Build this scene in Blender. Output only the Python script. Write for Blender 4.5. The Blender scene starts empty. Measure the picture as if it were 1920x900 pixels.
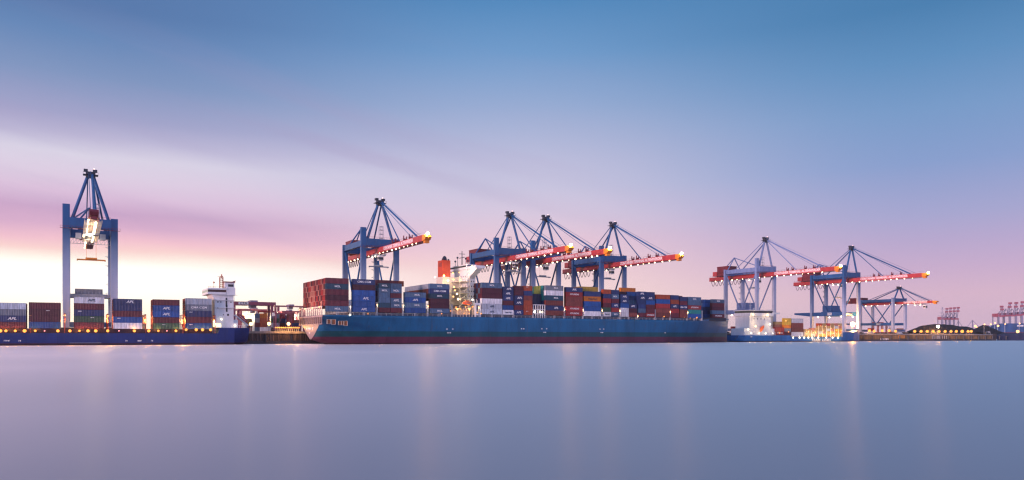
import bpy, math, random
from mathutils import Vector, Matrix
random.seed(7)
S = bpy.context.scene
COL = S.collection
R = math.radians
PI = math.pi

# ------------------------------------------------------------------ frame
# world: X along the quay (right = away), Y landward from the quay edge, Z up from the water
F, HYP, CAMZ = 1390.0, 632.0, 3.8
CAMX, CAMY = -109.7, -421.2
TH = math.atan2(.510, .860)
CT, ST = math.cos(TH), math.sin(TH)
def dist(x, y): return (x-CAMX)*ST + (y-CAMY)*CT
def ux(u, y):                                   # where along the quay, on the line at depth y
    k = (u-960)/F; dy = y-CAMY
    return CAMX + (k*dy*CT + dy*ST)/(CT-k*ST)
def uy(u, x):
    k = (u-960)/F; dx = x-CAMX
    return CAMY + dx*(CT-k*ST)/(ST+k*CT)
def vz(v, x, y): return CAMZ + (HYP-v)*dist(x, y)/F
def far(u, Y):                                  # a point Y metres out in the viewing direction
    X = (u-960)*Y/F
    return CAMX + X*CT + Y*ST, CAMY - X*ST + Y*CT

cam = bpy.data.cameras.new('camera'); co = bpy.data.objects.new('camera', cam); COL.objects.link(co)
cam.sensor_width = 36; cam.lens = F/1920*36; cam.shift_y = (HYP-450)/1920
cam.clip_start = .5; cam.clip_end = 60000
co.location = (CAMX, CAMY, CAMZ); co.rotation_euler = (R(90), 0, -TH)
S.camera = co

# ------------------------------------------------------------------ materials
def lin(c):
    return tuple(((v/255)/12.92 if v/255 <= .04045 else ((v/255+.055)/1.055)**2.4) for v in c)
def newmat(n):
    m = bpy.data.materials.new(n); m.use_nodes = True
    nt = m.node_tree; return m, nt, nt.nodes['Principled BSDF']
_pm = {}
def paint(name, col, rough=.45, var=.25, scale=.35, streak=True, metal=0.0, spec=.5):
    """weathered paint: object-space blotches and vertical runs, a little different on every object"""
    if name in _pm: return _pm[name]
    m, nt, b = newmat(name); L = nt.links
    tc = nt.nodes.new('ShaderNodeTexCoord'); oi = nt.nodes.new('ShaderNodeObjectInfo')
    mp = nt.nodes.new('ShaderNodeMapping'); mp.inputs['Scale'].default_value = (scale*3, scale*3, scale*(.5 if streak else 3))
    add = nt.nodes.new('ShaderNodeVectorMath'); add.operation = 'ADD'
    mul = nt.nodes.new('ShaderNodeMath'); mul.operation = 'MULTIPLY'; mul.inputs[1].default_value = 90
    L.new(oi.outputs['Random'], mul.inputs[0]); L.new(tc.outputs['Object'], add.inputs[0]); L.new(mul.outputs[0], add.inputs[1])
    L.new(add.outputs[0], mp.inputs[0])
    nz = nt.nodes.new('ShaderNodeTexNoise'); nz.inputs['Scale'].default_value = 1; nz.inputs['Detail'].default_value = 5
    L.new(mp.outputs[0], nz.inputs['Vector'])
    rp = nt.nodes.new('ShaderNodeMapRange'); rp.inputs[1].default_value = .3; rp.inputs[2].default_value = .7
    rp.inputs[3].default_value = 1-var; rp.inputs[4].default_value = 1+var
    L.new(nz.outputs[0], rp.inputs[0])
    r2 = nt.nodes.new('ShaderNodeMapRange'); r2.inputs[3].default_value = 1-var*.7; r2.inputs[4].default_value = 1+var*.7
    L.new(oi.outputs['Random'], r2.inputs[0])
    mm = nt.nodes.new('ShaderNodeMath'); mm.operation = 'MULTIPLY'; L.new(rp.outputs[0], mm.inputs[0]); L.new(r2.outputs[0], mm.inputs[1])
    vm = nt.nodes.new('ShaderNodeVectorMath'); vm.operation = 'SCALE'; vm.inputs[0].default_value = col[:3]
    L.new(mm.outputs[0], vm.inputs['Scale']); L.new(vm.outputs[0], b.inputs['Base Color'])
    b.inputs['Roughness'].default_value = rough; b.inputs['Metallic'].default_value = metal
    b.inputs['Specular IOR Level'].default_value = spec
    _pm[name] = m; return m
def glow(name, col, s):
    if name in _pm: return _pm[name]
    m, nt, b = newmat(name)
    b.inputs['Base Color'].default_value = (0, 0, 0, 1); b.inputs['Specular IOR Level'].default_value = 0
    b.inputs['Emission Color'].default_value = (*col, 1); b.inputs['Emission Strength'].default_value = s
    _pm[name] = m; return m

CC = dict(maroon=(.15, .018, .040), dark_maroon=(.085, .010, .032), red=(.42, .035, .040), orange_red=(.48, .085, .030),
          brown_red=(.25, .055, .045), steel_blue=(.085, .175, .31), navy=(.022, .050, .19), blue=(.014, .105, .40),
          dark_teal=(.012, .070, .130), green=(.045, .13, .085), white=(.60, .62, .66), pale_grey=(.40, .46, .54), grey=(.27, .32, .40),
          orange=(.72, .22, .020), teal=(.02, .36, .35), yellow=(.70, .46, .06), tan=(.52, .36, .16), lime=(.40, .50, .10), salmon=(.55, .22, .17))
def cmat(c): return paint('container_'+c, tuple(v*.68 for v in CC[c]) if c not in ('white', 'pale_grey') else CC[c], .5, .30, .5)
M_CRANE = paint('crane_blue', (.013, .088, .255), .42, .15, .12)
M_CRANE_GHOST = paint('crane_ghost_blue', (.15, .22, .42), .42, .15, .12)  # paler copy of the crane blue, motion ghosting put into the colour
def leg_gradient(name, top, low):
    """crane leg colour grading from deep blue at the top to a pale grey-blue at the foot"""
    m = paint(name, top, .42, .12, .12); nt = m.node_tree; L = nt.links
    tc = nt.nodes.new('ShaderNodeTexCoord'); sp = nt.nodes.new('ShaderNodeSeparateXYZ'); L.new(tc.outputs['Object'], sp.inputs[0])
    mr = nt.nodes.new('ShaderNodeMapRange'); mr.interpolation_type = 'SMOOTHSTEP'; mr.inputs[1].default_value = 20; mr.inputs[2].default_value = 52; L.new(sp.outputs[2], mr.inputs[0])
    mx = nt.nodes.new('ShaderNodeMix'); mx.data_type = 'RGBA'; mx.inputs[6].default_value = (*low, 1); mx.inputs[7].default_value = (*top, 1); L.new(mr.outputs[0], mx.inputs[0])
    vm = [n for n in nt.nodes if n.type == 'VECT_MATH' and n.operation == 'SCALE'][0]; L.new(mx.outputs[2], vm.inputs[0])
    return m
M_LEG = leg_gradient('crane_leg_gradient', (.013, .088, .255), (.36, .44, .62)); M_LEG_GHOST = leg_gradient('crane_ghost_leg_gradient', (.20, .28, .50), (.50, .54, .66))  # the paler pair carries the motion ghosting in its colour
M_RED = paint('crane_red', (.40, .042, .048), .42, .16, .15)
M_RED_D = paint('crane_dark_red', (.16, .018, .03), .5, .16, .15)
M_DARK = paint('dark_steel', (.03, .035, .055), .5, .2, .3)
M_STEEL = paint('galvanised_steel', (.36, .40, .46), .45, .15, .3)
M_WHITE = paint('ship_white', (.74, .76, .78), .4, .07, .25)
M_CREAM = paint('ship_cream', (.66, .60, .50), .45, .08, .25)
M_LETTER = paint('letter_white', (.85, .85, .85), .5, .03)
M_LETTER_D = paint('letter_dark', (.03, .04, .09), .5, .03)
M_BOARD = paint('name_board_paint', (.58, .17, .18), .5, .05)
M_ORANGE = paint('boat_orange', (.75, .13, .03), .4, .06)
M_FUNNEL = paint('funnel_orange', (.52, .055, .016), .42, .1, .2)
M_GLASS = paint('dark_glass', (.02, .025, .04), .12, .05)
M_YELLOW = paint('tip_yellow', (.74, .24, .02), .45, .1)
M_ROPE = paint('rope', (.05, .03, .04), .7, .1)
M_PINKSTEEL = paint('stern_frame_paint', (.29, .215, .235), .45, .12, .4)
M_DECKRED = paint('deck_red', (.20, .035, .04), .6, .2, .3)
M_FARRED = paint('far_red', (.34, .085, .13), .5, .1)
M_YARD = paint('yard_crane_red', (.26, .07, .12), .5, .1)
M_FARGREY = paint('far_grey', (.25, .25, .36), .5, .1)
M_CONC = paint('concrete', (.27, .25, .24), .85, .25, .25)
M_PILE = paint('sheet_pile', (.085, .062, .062), .8, .45, .25)
M_PILE_L = paint('pier_facing', (.24, .17, .10), .8, .45, .25)
M_COAL = paint('coal', (.014, .013, .020), .9, .4, .4, streak=False)
L_WARM = glow('lamp_warm', (1, .46, .15), 4.2)
L_SODIUM = glow('lamp_sodium', (1, .34, .065), 2.5)
L_WHITE = glow('lamp_white', (1, .80, .52), 14)
L_BOOM = glow('lamp_boom', (1, .74, .46), 8)
L_TIP = glow('lamp_tip', (1, .50, .17), 430)
L_FLOOD = glow('lamp_flood', (1, .58, .20), 7)
L_WIN = glow('lit_window', (1, .78, .42), 2.2)

# ------------------------------------------------------------------ mesh helpers
class MB:
    def __init__(s): s.v = []; s.f = []
    def raw(s, vs, fs):
        o = len(s.v); s.v += [tuple(v) for v in vs]; s.f += [tuple(i+o for i in f) for f in fs]; return s
    def box(s, x0, x1, y0, y1, z0, z1):
        return s.raw([(x0,y0,z0),(x1,y0,z0),(x1,y1,z0),(x0,y1,z0),(x0,y0,z1),(x1,y0,z1),(x1,y1,z1),(x0,y1,z1)],
                     [(3,2,1,0),(4,5,6,7),(0,1,5,4),(1,2,6,5),(2,3,7,6),(3,0,4,7)])
    def beam(s, a, b, w, h, w2=None, h2=None):
        a, b = Vector(a), Vector(b); d = (b-a).normalized()
        up = Vector((0,0,1)) if abs(d.z) < .98 else Vector((0,1,0))
        r = d.cross(up).normalized(); u = r.cross(d).normalized()
        w2 = w2 or w; h2 = h2 or h; vs = []
        for p, ww, hh in ((a, w, h), (b, w2, h2)):
            for i, j in ((-1,-1),(1,-1),(1,1),(-1,1)): vs.append(p + r*ww/2*i + u*hh/2*j)
        return s.raw(vs, [(0,1,2,3),(7,6,5,4),(0,4,5,1),(1,5,6,2),(2,6,7,3),(3,7,4,0)])
    def tube(s, a, b, r, r2=None, n=8):
        a, b = Vector(a), Vector(b); d = (b-a).normalized()
        up = Vector((0,0,1)) if abs(d.z) < .98 else Vector((0,1,0))
        p = d.cross(up).normalized(); q = p.cross(d).normalized(); r2 = r if r2 is None else r2
        vs = [c + (p*math.cos(2*PI*i/n) + q*math.sin(2*PI*i/n))*rr for c, rr in ((a, r), (b, r2)) for i in range(n)]
        fs = [(i, (i+1) % n, n+(i+1) % n, n+i) for i in range(n)] + [tuple(range(n))[::-1], tuple(range(n, 2*n))]
        return s.raw(vs, fs)
    def path(s, pts, r, n=6):
        for a, b in zip(pts, pts[1:]): s.tube(a, b, r, n=n)
        return s
    def prism(s, pts, axis, a, b):
        """polygon (list of 2D points) swept from a to b along 'x','y' or 'z'"""
        n = len(pts); vs = []
        for t in (a, b):
            for p, q in pts: vs.append({'x': (t,p,q), 'y': (p,t,q), 'z': (p,q,t)}[axis])
        fs = [tuple(range(n))[::-1], tuple(range(n, 2*n))] + [(i, (i+1) % n, n+(i+1) % n, n+i) for i in range(n)]
        return s.raw(vs, fs)
    def ball(s, c, r, rz=None, seg=10, ring=6):
        rz = rz or r; vs = [(c[0], c[1], c[2]-rz)]
        for j in range(1, ring):
            t = PI*j/ring
            for i in range(seg): vs.append((c[0]+r*math.sin(t)*math.cos(2*PI*i/seg), c[1]+r*math.sin(t)*math.sin(2*PI*i/seg), c[2]-rz*math.cos(t)))
        vs.append((c[0], c[1], c[2]+rz)); fs = []
        for i in range(seg): fs.append((0, 1+(i+1) % seg, 1+i))
        for j in range(ring-2):
            for i in range(seg):
                a = 1+j*seg; fs.append((a+i, a+(i+1) % seg, a+seg+(i+1) % seg, a+seg+i))
        k = 1+(ring-2)*seg
        for i in range(seg): fs.append((k+i, k+(i+1) % seg, len(vs)-1))
        return s.raw(vs, fs)
    def mesh(s, name, mat, smooth=False, fixn=True):
        me = bpy.data.meshes.new(name); me.from_pydata(s.v, [], s.f)
        if mat: me.materials.append(mat)
        if fixn:
            import bmesh
            bm = bmesh.new(); bm.from_mesh(me); bmesh.ops.recalc_face_normals(bm, faces=bm.faces); bm.to_mesh(me); bm.free()
        if smooth: me.polygons.foreach_set('use_smooth', [True]*len(me.polygons))
        me.update(); return me
    def build(s, name, mat, parent=None, loc=None, smooth=False):
        return link(name, s.mesh(name, mat, smooth), parent, loc)
def each(name, mat, parent, boxes):
    for q in boxes: MB().box(*q).build(name, mat, parent)
def link(name, data, parent=None, loc=None, rot=None):
    o = bpy.data.objects.new(name, data); COL.objects.link(o)
    if parent is not None: o.parent = parent
    if loc is not None: o.location = loc
    if rot is not None: o.rotation_euler = rot
    return o
def tag(o, label=None, cat=None, group=None, kind=None):
    if label: o['label'] = label
    if cat: o['category'] = cat
    if group: o['group'] = group
    if kind: o['kind'] = kind
    return o
def empty(name, loc, label, cat, group=None, rz=0):
    o = link(name, None, None, loc, (0, 0, rz)); o.empty_display_size = 1
    return tag(o, label, cat, group)
ORD = ['zeroth','first','second','third','fourth','fifth','sixth','seventh','eighth','ninth','tenth','eleventh','twelfth','thirteenth','fourteenth',
       'fifteenth','sixteenth','seventeenth','eighteenth','nineteenth','twentieth','twenty-first','twenty-second','twenty-third','twenty-fourth','twenty-fifth',
       'twenty-sixth','twenty-seventh','twenty-eighth','twenty-ninth','thirtieth']

_bulb = {}
def bulb(parent, loc, r, mat, name='lamp'):
    k = mat.name
    if k not in _bulb: _bulb[k] = MB().ball((0,0,0), 1, seg=8, ring=5).mesh('lamp_bulb', mat, True)
    o = link(name, _bulb[k], parent, loc); o.scale = (r, r, r); return o

_pl = {}
def shine(parent, loc, watts, col=(1, .52, .20), r=.4):
    k = (watts, col)
    if k not in _pl:
        l = bpy.data.lights.new('lamp_light', 'POINT'); l.energy = watts; l.color = col; l.shadow_soft_size = r; _pl[k] = l
    return link('lamp_light', _pl[k], parent, loc)
ORANGE, CREAM = (1, .42, .10), (1, .74, .42)
_txt = {}
def text_mesh(body, mat, shear=0, spacing=1.0):
    """flat lettering standing in the XZ plane, facing -Y, height 1, centred"""
    k = (body, mat.name, shear)
    if k in _txt: return _txt[k]
    if set(body) <= {'-', ' '}:                 # writing too small to be read in the photograph: only its light marks
        rr = random.Random(len(body)); b = MB(); n = len(body)
        for i, ch in enumerate(body):
            if ch == '-':
                x = (i-n/2+.5)*.62; h = rr.uniform(.7, 1)
                b.box(x-.25, x+.25, -.012, .012, -h/2, h/2) if rr.random() < .6 else b.box(x-.25, x-.1, -.012, .012, -h/2, h/2).box(x-.099, x+.25, -.012, .012, h/2-.25, h/2)
        me = b.mesh('lettering', mat); _txt[k] = me; return me
    cu = bpy.data.curves.new('lettering', 'FONT'); cu.body = body; cu.align_x = 'CENTER'; cu.align_y = 'CENTER'
    cu.size = 1.38; cu.extrude = .012; cu.shear = shear; cu.space_character = spacing; cu.offset = .025
    o = bpy.data.objects.new('lettering', cu); COL.objects.link(o)
    dg = bpy.context.evaluated_depsgraph_get()
    me = bpy.data.meshes.new_from_object(o.evaluated_get(dg))
    bpy.data.objects.remove(o)
    me.transform(Matrix.Rotation(PI/2, 4, 'X')); me.materials.clear(); me.materials.append(mat); me.name = 'lettering'
    _txt[k] = me; return me
def lettering(body, h, loc, parent, mat, rz=0, shear=0, name='lettering', wide=1.0):
    o = link(name, text_mesh(body, mat, shear), parent, loc, (0, 0, rz)); o.scale = (h*wide, h, h); return o

# ------------------------------------------------------------------ containers
_cm = {}
def container_mesh(L, h, c):
    k = (round(L, 1), round(h, 2), c)
    if k in _cm: return _cm[k]
    b = MB(); W = 2.44; hx, hy = L/2, W/2; e = .10
    for sx in (-1, 1):
        for sy in (-1, 1):
            b.box(sx*hx-(.16 if sx > 0 else 0), sx*hx+(.16 if sx < 0 else 0), sy*hy-(.16 if sy > 0 else 0), sy*hy+(.16 if sy < 0 else 0), 0, h)
    for sy in (-1, 1):
        for z0, z1 in ((0, .16), (h-.12, h)):
            b.box(-hx+.16, hx-.16, min(sy*hy, sy*(hy-.12)), max(sy*hy, sy*(hy-.12)), z0, z1)
    for sx in (-1, 1):
        for z0, z1 in ((0, .16), (h-.12, h)):
            b.box(min(sx*hx, sx*(hx-.12)), max(sx*hx, sx*(hx-.12)), -hy+.16, hy-.16, z0, z1)
    # corrugated side walls
    n = max(8, int(L*1.6)); st = (L-.32)/n
    for sy in (-1, 1):
        pts = []
        for i in range(n):
            x = -hx+.16+i*st
            pts += [(x, .03), (x+st*.30, .03), (x+st*.42, .085), (x+st*.88, .085)]
        pts.append((hx-.16, .03))
        vs = [(x, sy*(hy-d), z) for x, d in pts for z in (.16, h-.12)]
        b.raw(vs, [(2*i, 2*i+2, 2*i+3, 2*i+1) for i in range(len(pts)-1)])
    # plain corrugated end (+x) and doors with lock rods (-x)
    for sx in (-1, 1):
        b.raw([(sx*(hx-.07), -hy+.16, .16), (sx*(hx-.07), hy-.16, .16), (sx*(hx-.07), hy-.16, h-.12), (sx*(hx-.07), -hy+.16, h-.12)], [(0,1,2,3)])
        for y in ((-.82, -.34, .34, .82)):
            x = sx*(hx-.04); b.box(x-.03, x+.03, y-.035, y+.035, .2, h-.16)
    b.box(-.025-hx+.05, -hx+.06, -.03, .03, .18, h-.14)
    b.raw([(-hx+.1, -hy+.1, h-.05), (hx-.1, -hy+.1, h-.05), (hx-.1, hy-.1, h-.05), (-hx+.1, hy-.1, h-.05)], [(0,1,2,3)])
    b.raw([(-hx+.1, -hy+.1, .08), (hx-.1, -hy+.1, .08), (hx-.1, hy-.1, .08), (-hx+.1, hy-.1, .08)], [(3,2,1,0)])
    me = b.mesh('shipping_container', cmat(c)); _cm[k] = me; return me
LOGO = {'APL': ('APL', 1.2, .25), 'MOL': ('MOL', .95, 0), 'CMA': ('CMA CGM', 1.0, .15), 'HYU': ('HYUNDAI', .95, .1), 'HL': ('Hapag-Lloyd', .85, 0),
        'BOX': (None, 0, 0), 'HAM': ('-------', .42, .0), 'KLI': ('------', .45, 0)}
MASS = {'v': [], 'f': [], 'm': [], 'mats': []}
def mass(x0, x1, yc, z, h, spec):
    me = container_mesh(x1-x0, h-.03, spec.partition(':')[0]); o = len(MASS['v']); mt = me.materials[0]
    if mt not in MASS['mats']: MASS['mats'].append(mt)
    MASS['v'] += [(v.co.x+(x0+x1)/2, v.co.y+yc, v.co.z+z) for v in me.vertices]
    MASS['f'] += [tuple(i+o for i in p.vertices) for p in me.polygons]; MASS['m'] += [MASS['mats'].index(mt)]*len(me.polygons)
def container(x0, x1, yc, z, h, spec, label, group, many=False):
    if many: return mass(x0, x1, yc, z, h, spec)
    c, _, lg = spec.partition(':')
    o = link('shipping_container', container_mesh(x1-x0, h-.03, c), None, ((x0+x1)/2, yc, z))
    tag(o, label.replace('@', c.replace('_', ' ')), 'container', group)
    if lg:
        t, hh, sh = LOGO[lg]
        off = 0 if len(t) > 3 else random.choice((0, 0, .08*(x1-x0)))
        wd = (x1-x0)*.55/max(1, len(t)*hh*.8)
        if lg in ('HAM', 'KLI'): wd = .62; off = (-.30 if lg == 'HAM' else random.choice((-.1, 0, .1)))*(x1-x0)
        lettering(t, hh, (off, -1.235, h*(.74 if lg in ('HAM', 'KLI') else .50)), o, M_LETTER_D if c in ('white', 'pale_grey', 'orange', 'tan') else M_LETTER, shear=sh, name='logo', wide=min(1.15, wd*1.4))
    return o
TIER = ['bottom', 'second up', 'third up', 'fourth up', 'fifth up', 'sixth up', 'seventh up']

# ------------------------------------------------------------------ hull helper
def hull_mesh(stations, zd, beam_half, yc, nz=12):
    """stations: (x, deck half width, keel z, fullness exponent, deck z, rake) lofted into a closed hull"""
    b = MB(); rows = []
    for (x, hw, zb, p, zdk, rake) in stations:
        ring = []
        for j in range(nz+1):
            t = j/nz; z = zb+(zdk-zb)*t
            w = hw*max(0.0, t)**p if t > 0 else hw*.02
            ring.append((x+rake*t, w, z))
        rows.append(ring)
    vs, idx = [], {}
    for i, ring in enumerate(rows):
        for sd in (-1, 1):
            for j, (x, w, z) in enumerate(ring):
                idx[i, sd, j] = len(vs); vs.append((x, yc+sd*w, z))
    fs = []
    for i in range(len(rows)-1):
        for sd in (-1, 1):
            for j in range(nz):
                fs.append((idx[i,sd,j], idx[i+1,sd,j], idx[i+1,sd,j+1], idx[i,sd,j+1]))
        fs.append((idx[i,-1,nz], idx[i+1,-1,nz], idx[i+1,1,nz], idx[i,1,nz]))
        fs.append((idx[i,-1,0], idx[i,1,0], idx[i+1,1,0], idx[i+1,-1,0]))
    for i in (0, len(rows)-1):
        for j in range(nz):
            fs.append((idx[i,-1,j], idx[i,1,j], idx[i,1,j+1], idx[i,-1,j+1]))
    return b.raw(vs, fs)
def band_paint(name, bands, rough=.4):
    """hull paint in bands by height: [(z_from, colour), ...] with scuffs and plate seams"""
    m, nt, b = newmat(name); L = nt.links
    tc = nt.nodes.new('ShaderNodeTexCoord'); sp = nt.nodes.new('ShaderNodeSeparateXYZ'); L.new(tc.outputs['Object'], sp.inputs[0])
    z = nt.nodes.new('ShaderNodeMapRange'); z.inputs[1].default_value = -5; z.inputs[2].default_value = 20; L.new(sp.outputs[2], z.inputs[0])
    rp = nt.nodes.new('ShaderNodeValToRGB'); rp.color_ramp.interpolation = 'CONSTANT'; L.new(z.outputs[0], rp.inputs[0])
    el = rp.color_ramp.elements
    while len(el) > 1: el.remove(el[0])
    for i, (zf, c) in enumerate(bands):
        e = el[0] if i == 0 else el.new((zf+5)/25)
        e.position = (zf+5)/25; e.color = (*c, 1)
    mp = nt.nodes.new('ShaderNodeMapping'); mp.inputs['Scale'].default_value = (.16, .16, .05); L.new(tc.outputs['Object'], mp.inputs[0])
    nz = nt.nodes.new('ShaderNodeTexNoise'); nz.inputs['Scale'].default_value = 1; nz.inputs['Detail'].default_value = 8; nz.inputs['Roughness'].default_value = .62
    L.new(mp.outputs[0], nz.inputs['Vector'])
    mr = nt.nodes.new('ShaderNodeMapRange'); mr.inputs[1].default_value = .3; mr.inputs[2].default_value = .7; mr.inputs[3].default_value = .72; mr.inputs[4].default_value = 1.25
    L.new(nz.outputs[0], mr.inputs[0])
    # plate seams every 12 m
    wv = nt.nodes.new('ShaderNodeMath'); wv.operation = 'FRACT'; dv = nt.nodes.new('ShaderNodeMath'); dv.operation = 'DIVIDE'; dv.inputs[1].default_value = 12
    L.new(sp.outputs[0], dv.inputs[0]); L.new(dv.outputs[0], wv.inputs[0])
    lt = nt.nodes.new('ShaderNodeMath'); lt.operation = 'LESS_THAN'; lt.inputs[1].default_value = .022; L.new(wv.outputs[0], lt.inputs[0])
    sm = nt.nodes.new('ShaderNodeMapRange'); sm.inputs[3].default_value = 1; sm.inputs[4].default_value = .78; L.new(lt.outputs[0], sm.inputs[0])
    mu = nt.nodes.new('ShaderNodeMath'); mu.operation = 'MULTIPLY'; L.new(mr.outputs[0], mu.inputs[0]); L.new(sm.outputs[0], mu.inputs[1])
    vm = nt.nodes.new('ShaderNodeVectorMath'); vm.operation = 'SCALE'; L.new(rp.outputs[0], vm.inputs[0]); L.new(mu.outputs[0], vm.inputs['Scale'])
    mp3 = nt.nodes.new('ShaderNodeMapping'); mp3.inputs['Scale'].default_value = (.55, .55, .07); L.new(tc.outputs['Object'], mp3.inputs[0])
    n3 = nt.nodes.new('ShaderNodeTexNoise'); n3.inputs['Scale'].default_value = 1; n3.inputs['Detail'].default_value = 6; n3.inputs['Roughness'].default_value = .7; L.new(mp3.outputs[0], n3.inputs['Vector'])
    r3_ = nt.nodes.new('ShaderNodeMapRange'); r3_.inputs[1].default_value = .58; r3_.inputs[2].default_value = .72; r3_.inputs[4].default_value = .42; L.new(n3.outputs[0], r3_.inputs[0])
    m3 = nt.nodes.new('ShaderNodeMix'); m3.data_type = 'RGBA'; m3.inputs[7].default_value = (.10, .055, .05, 1); L.new(r3_.outputs[0], m3.inputs[0]); L.new(vm.outputs[0], m3.inputs[6])
    L.new(m3.outputs[2], b.inputs['Base Color']); b.inputs['Roughness'].default_value = rough
    return m

# ------------------------------------------------------------------ the big container ship
YN = -48.0                                       # its near side
BOW = ux(1363, -25)
ship = empty('container_ship', (0, -25, 0), 'very large blue container ship fully stacked, moored under four cranes, pale transom showing', 'ship')
ZD, ZB0 = 15.2, 16.9
st = []
for x, hw, zb, p in ((0, 23, 2.6, .72), (4, 23, 1.2, .66), (10, 23, -.8, .55), (18, 23, -2.5, .42), (28, 23, -4, .33), (42, 23, -5, .22), (60, 23, -5, .11), (90, 23, -5, .03),
                     (180, 23, -5, .02), (225, 23, -5, .05), (245, 22.9, -5, .11), (262, 21.4, -5, .22), (276, 18.0, -5, .36), (288, 12.6, -5, .55), (BOW-6, 7.5, -5, .8), (BOW-1, 2.2, -5, 1.2), (BOW, .35, -5, 1.5)):
    st.append((x, hw, zb, p, ZD + (0 if x < 262 else 2.0*min(1, (x-262)/20)), 0))
M_HULL = band_paint('hull_paint', [(-5, (.03, .012, .024)), (.55, (.105, .030, .068)), (3.9, (.007, .080, .115)), (6.9, (.009, .112, .255))])
h = hull_mesh(st, ZD, 23, 0, 14).build('hull', M_HULL, ship, smooth=False)
me = h.data
# smooth shading along the sides only
for p in me.polygons: p.use_smooth = abs(p.normal.x) < .9 and abs(p.normal.z) < .9
# pale transom panel with mooring openings and a row of frames above
tr = MB()
pts = []
for j in range(15):
    t = j/14; z = 2.6+(ZD-2.6)*t; pts.append((23*max(.02, t)**.72, z))
poly = [(-w, z) for w, z in pts[::-1]] + [(w, z) for w, z in pts]
t_o = tr.prism(poly, 'x', -.06, -.01).build('transom', M_PINKSTEEL, ship)
for i in range(11):
    y = -19.5+i*3.9
    MB().box(-.12, -.075, y-1.05-(.2 if i % 3 == 0 else 0), y+1.05, ZD-4.4, ZD-1.2).build('mooring_opening', paint('mooring_shade', (.07, .03, .035), .6, .5, .8), t_o)  # solid panels, the shade inside the openings put into their colour
fr = MB()
for i in range(12):
    y = -21.6+i*3.93
    fr.box(-.42, -.15, y-.22, y+.22, ZD-4.7, ZB0+2.7)
fr.box(-.5, -.15, -22.8, 22.8, ZD-1.0, ZD-.3); fr.box(-.5, -.15, -22.8, 22.8, ZB0+2.1, ZB0+2.75); fr.box(-.5, -.15, -22.4, 22.4, ZD-4.9, ZD-4.5)
for i in range(24):
    y = -22+i*1.9; fr.box(-.34, -.18, y-.07, y+.07, ZD-.3, ZB0+2.1)
fr.box(-.3, -.2, -22.6, 22.6, ZD+1.1, ZD+1.2)
fr.build('stern_frame', M_PINKSTEEL, ship)
lettering('- ----- --', 1.5, (-.1, 1.5, 8.2), ship, M_LETTER, rz=-PI/2, name='port_name', wide=1.5)
lettering('--', 1.2, (-.1, 2.0, 6.0), ship, M_LETTER, rz=-PI/2, name='port_name', wide=1.4)
# mooring openings in the port quarter
for (u0, u1, v0, v1) in ((613.5, 619.3, 599, 607), (622, 629, 599, 608), (634.5, 640, 602, 609), (640.5, 644, 602, 609), (645, 651, 602, 610.5)):
    x0, x1 = ux(u0, YN), ux(u1, YN); z1, z0 = vz(v0, x0, YN), vz(v1, x0, YN)
    f = MB()
    for a in ((x0, x1, z0-.09, z0), (x0, x1, z1, z1+.09), (x0-.09, x0, z0-.09, z1+.09), (x1, x1+.09, z0-.09, z1+.09)): f.box(a[0], a[1], -23.30, -23.02+.4, a[2], a[3])
    w = f.build('mooring_port', M_CREAM, ship)
    MB().box(x0, x1, -23.10, -23.0+.4, z0, z1).build('port_lit_panel', paint('port_lit_tone', (.26, .09, .035), .6, .6, 1.4), w)  # panel painted orange-brown for the warm lamplight inside the opening
# deck edge: coaming, rails, stanchions
cm_ = MB()
for x in range(14, int(BOW)-30, 1):
    pass
cm_.box(14, 262, -21.4, 21.4, ZD-.1, ZB0-.35)
cm_.build('hatch_coaming', paint('coaming', (.075, .085, .14), .6, .35, .6), ship)
rl = MB()
for i in range(0, 84):
    x = 16+i*3.0
    if x > 262: break
    rl.box(x-.06, x+.06, -22.95, -22.83, ZD, ZD+1.15)
rl.box(14, 262, -22.95, -22.85, ZD+1.08, ZD+1.18); rl.box(14, 262, -22.93, -22.87, ZD+.5, ZD+.57)
rl.build('deck_rail', M_STEEL, ship)
# small white draft marks / tug marks on the side
mk = MB()
for u, v in ((838, 617), (849, 617), (840, 624), (844, 624), (978, 616.5), (982, 616.5), (1016, 616.5), (1025, 616.5), (1020, 623), (1023, 623), (1125, 617), (1132, 617), (1127, 623.5), (1130, 623.5), (1247, 624)):
    x = ux(u, YN); z = vz(v, x, YN); mk.box(x-.35, x+.35, -23.06, -23.01, z-.25, z+.25)
for x, z in ((638, 610),): pass
mk.build('tug_mark', M_LETTER, ship)

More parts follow.
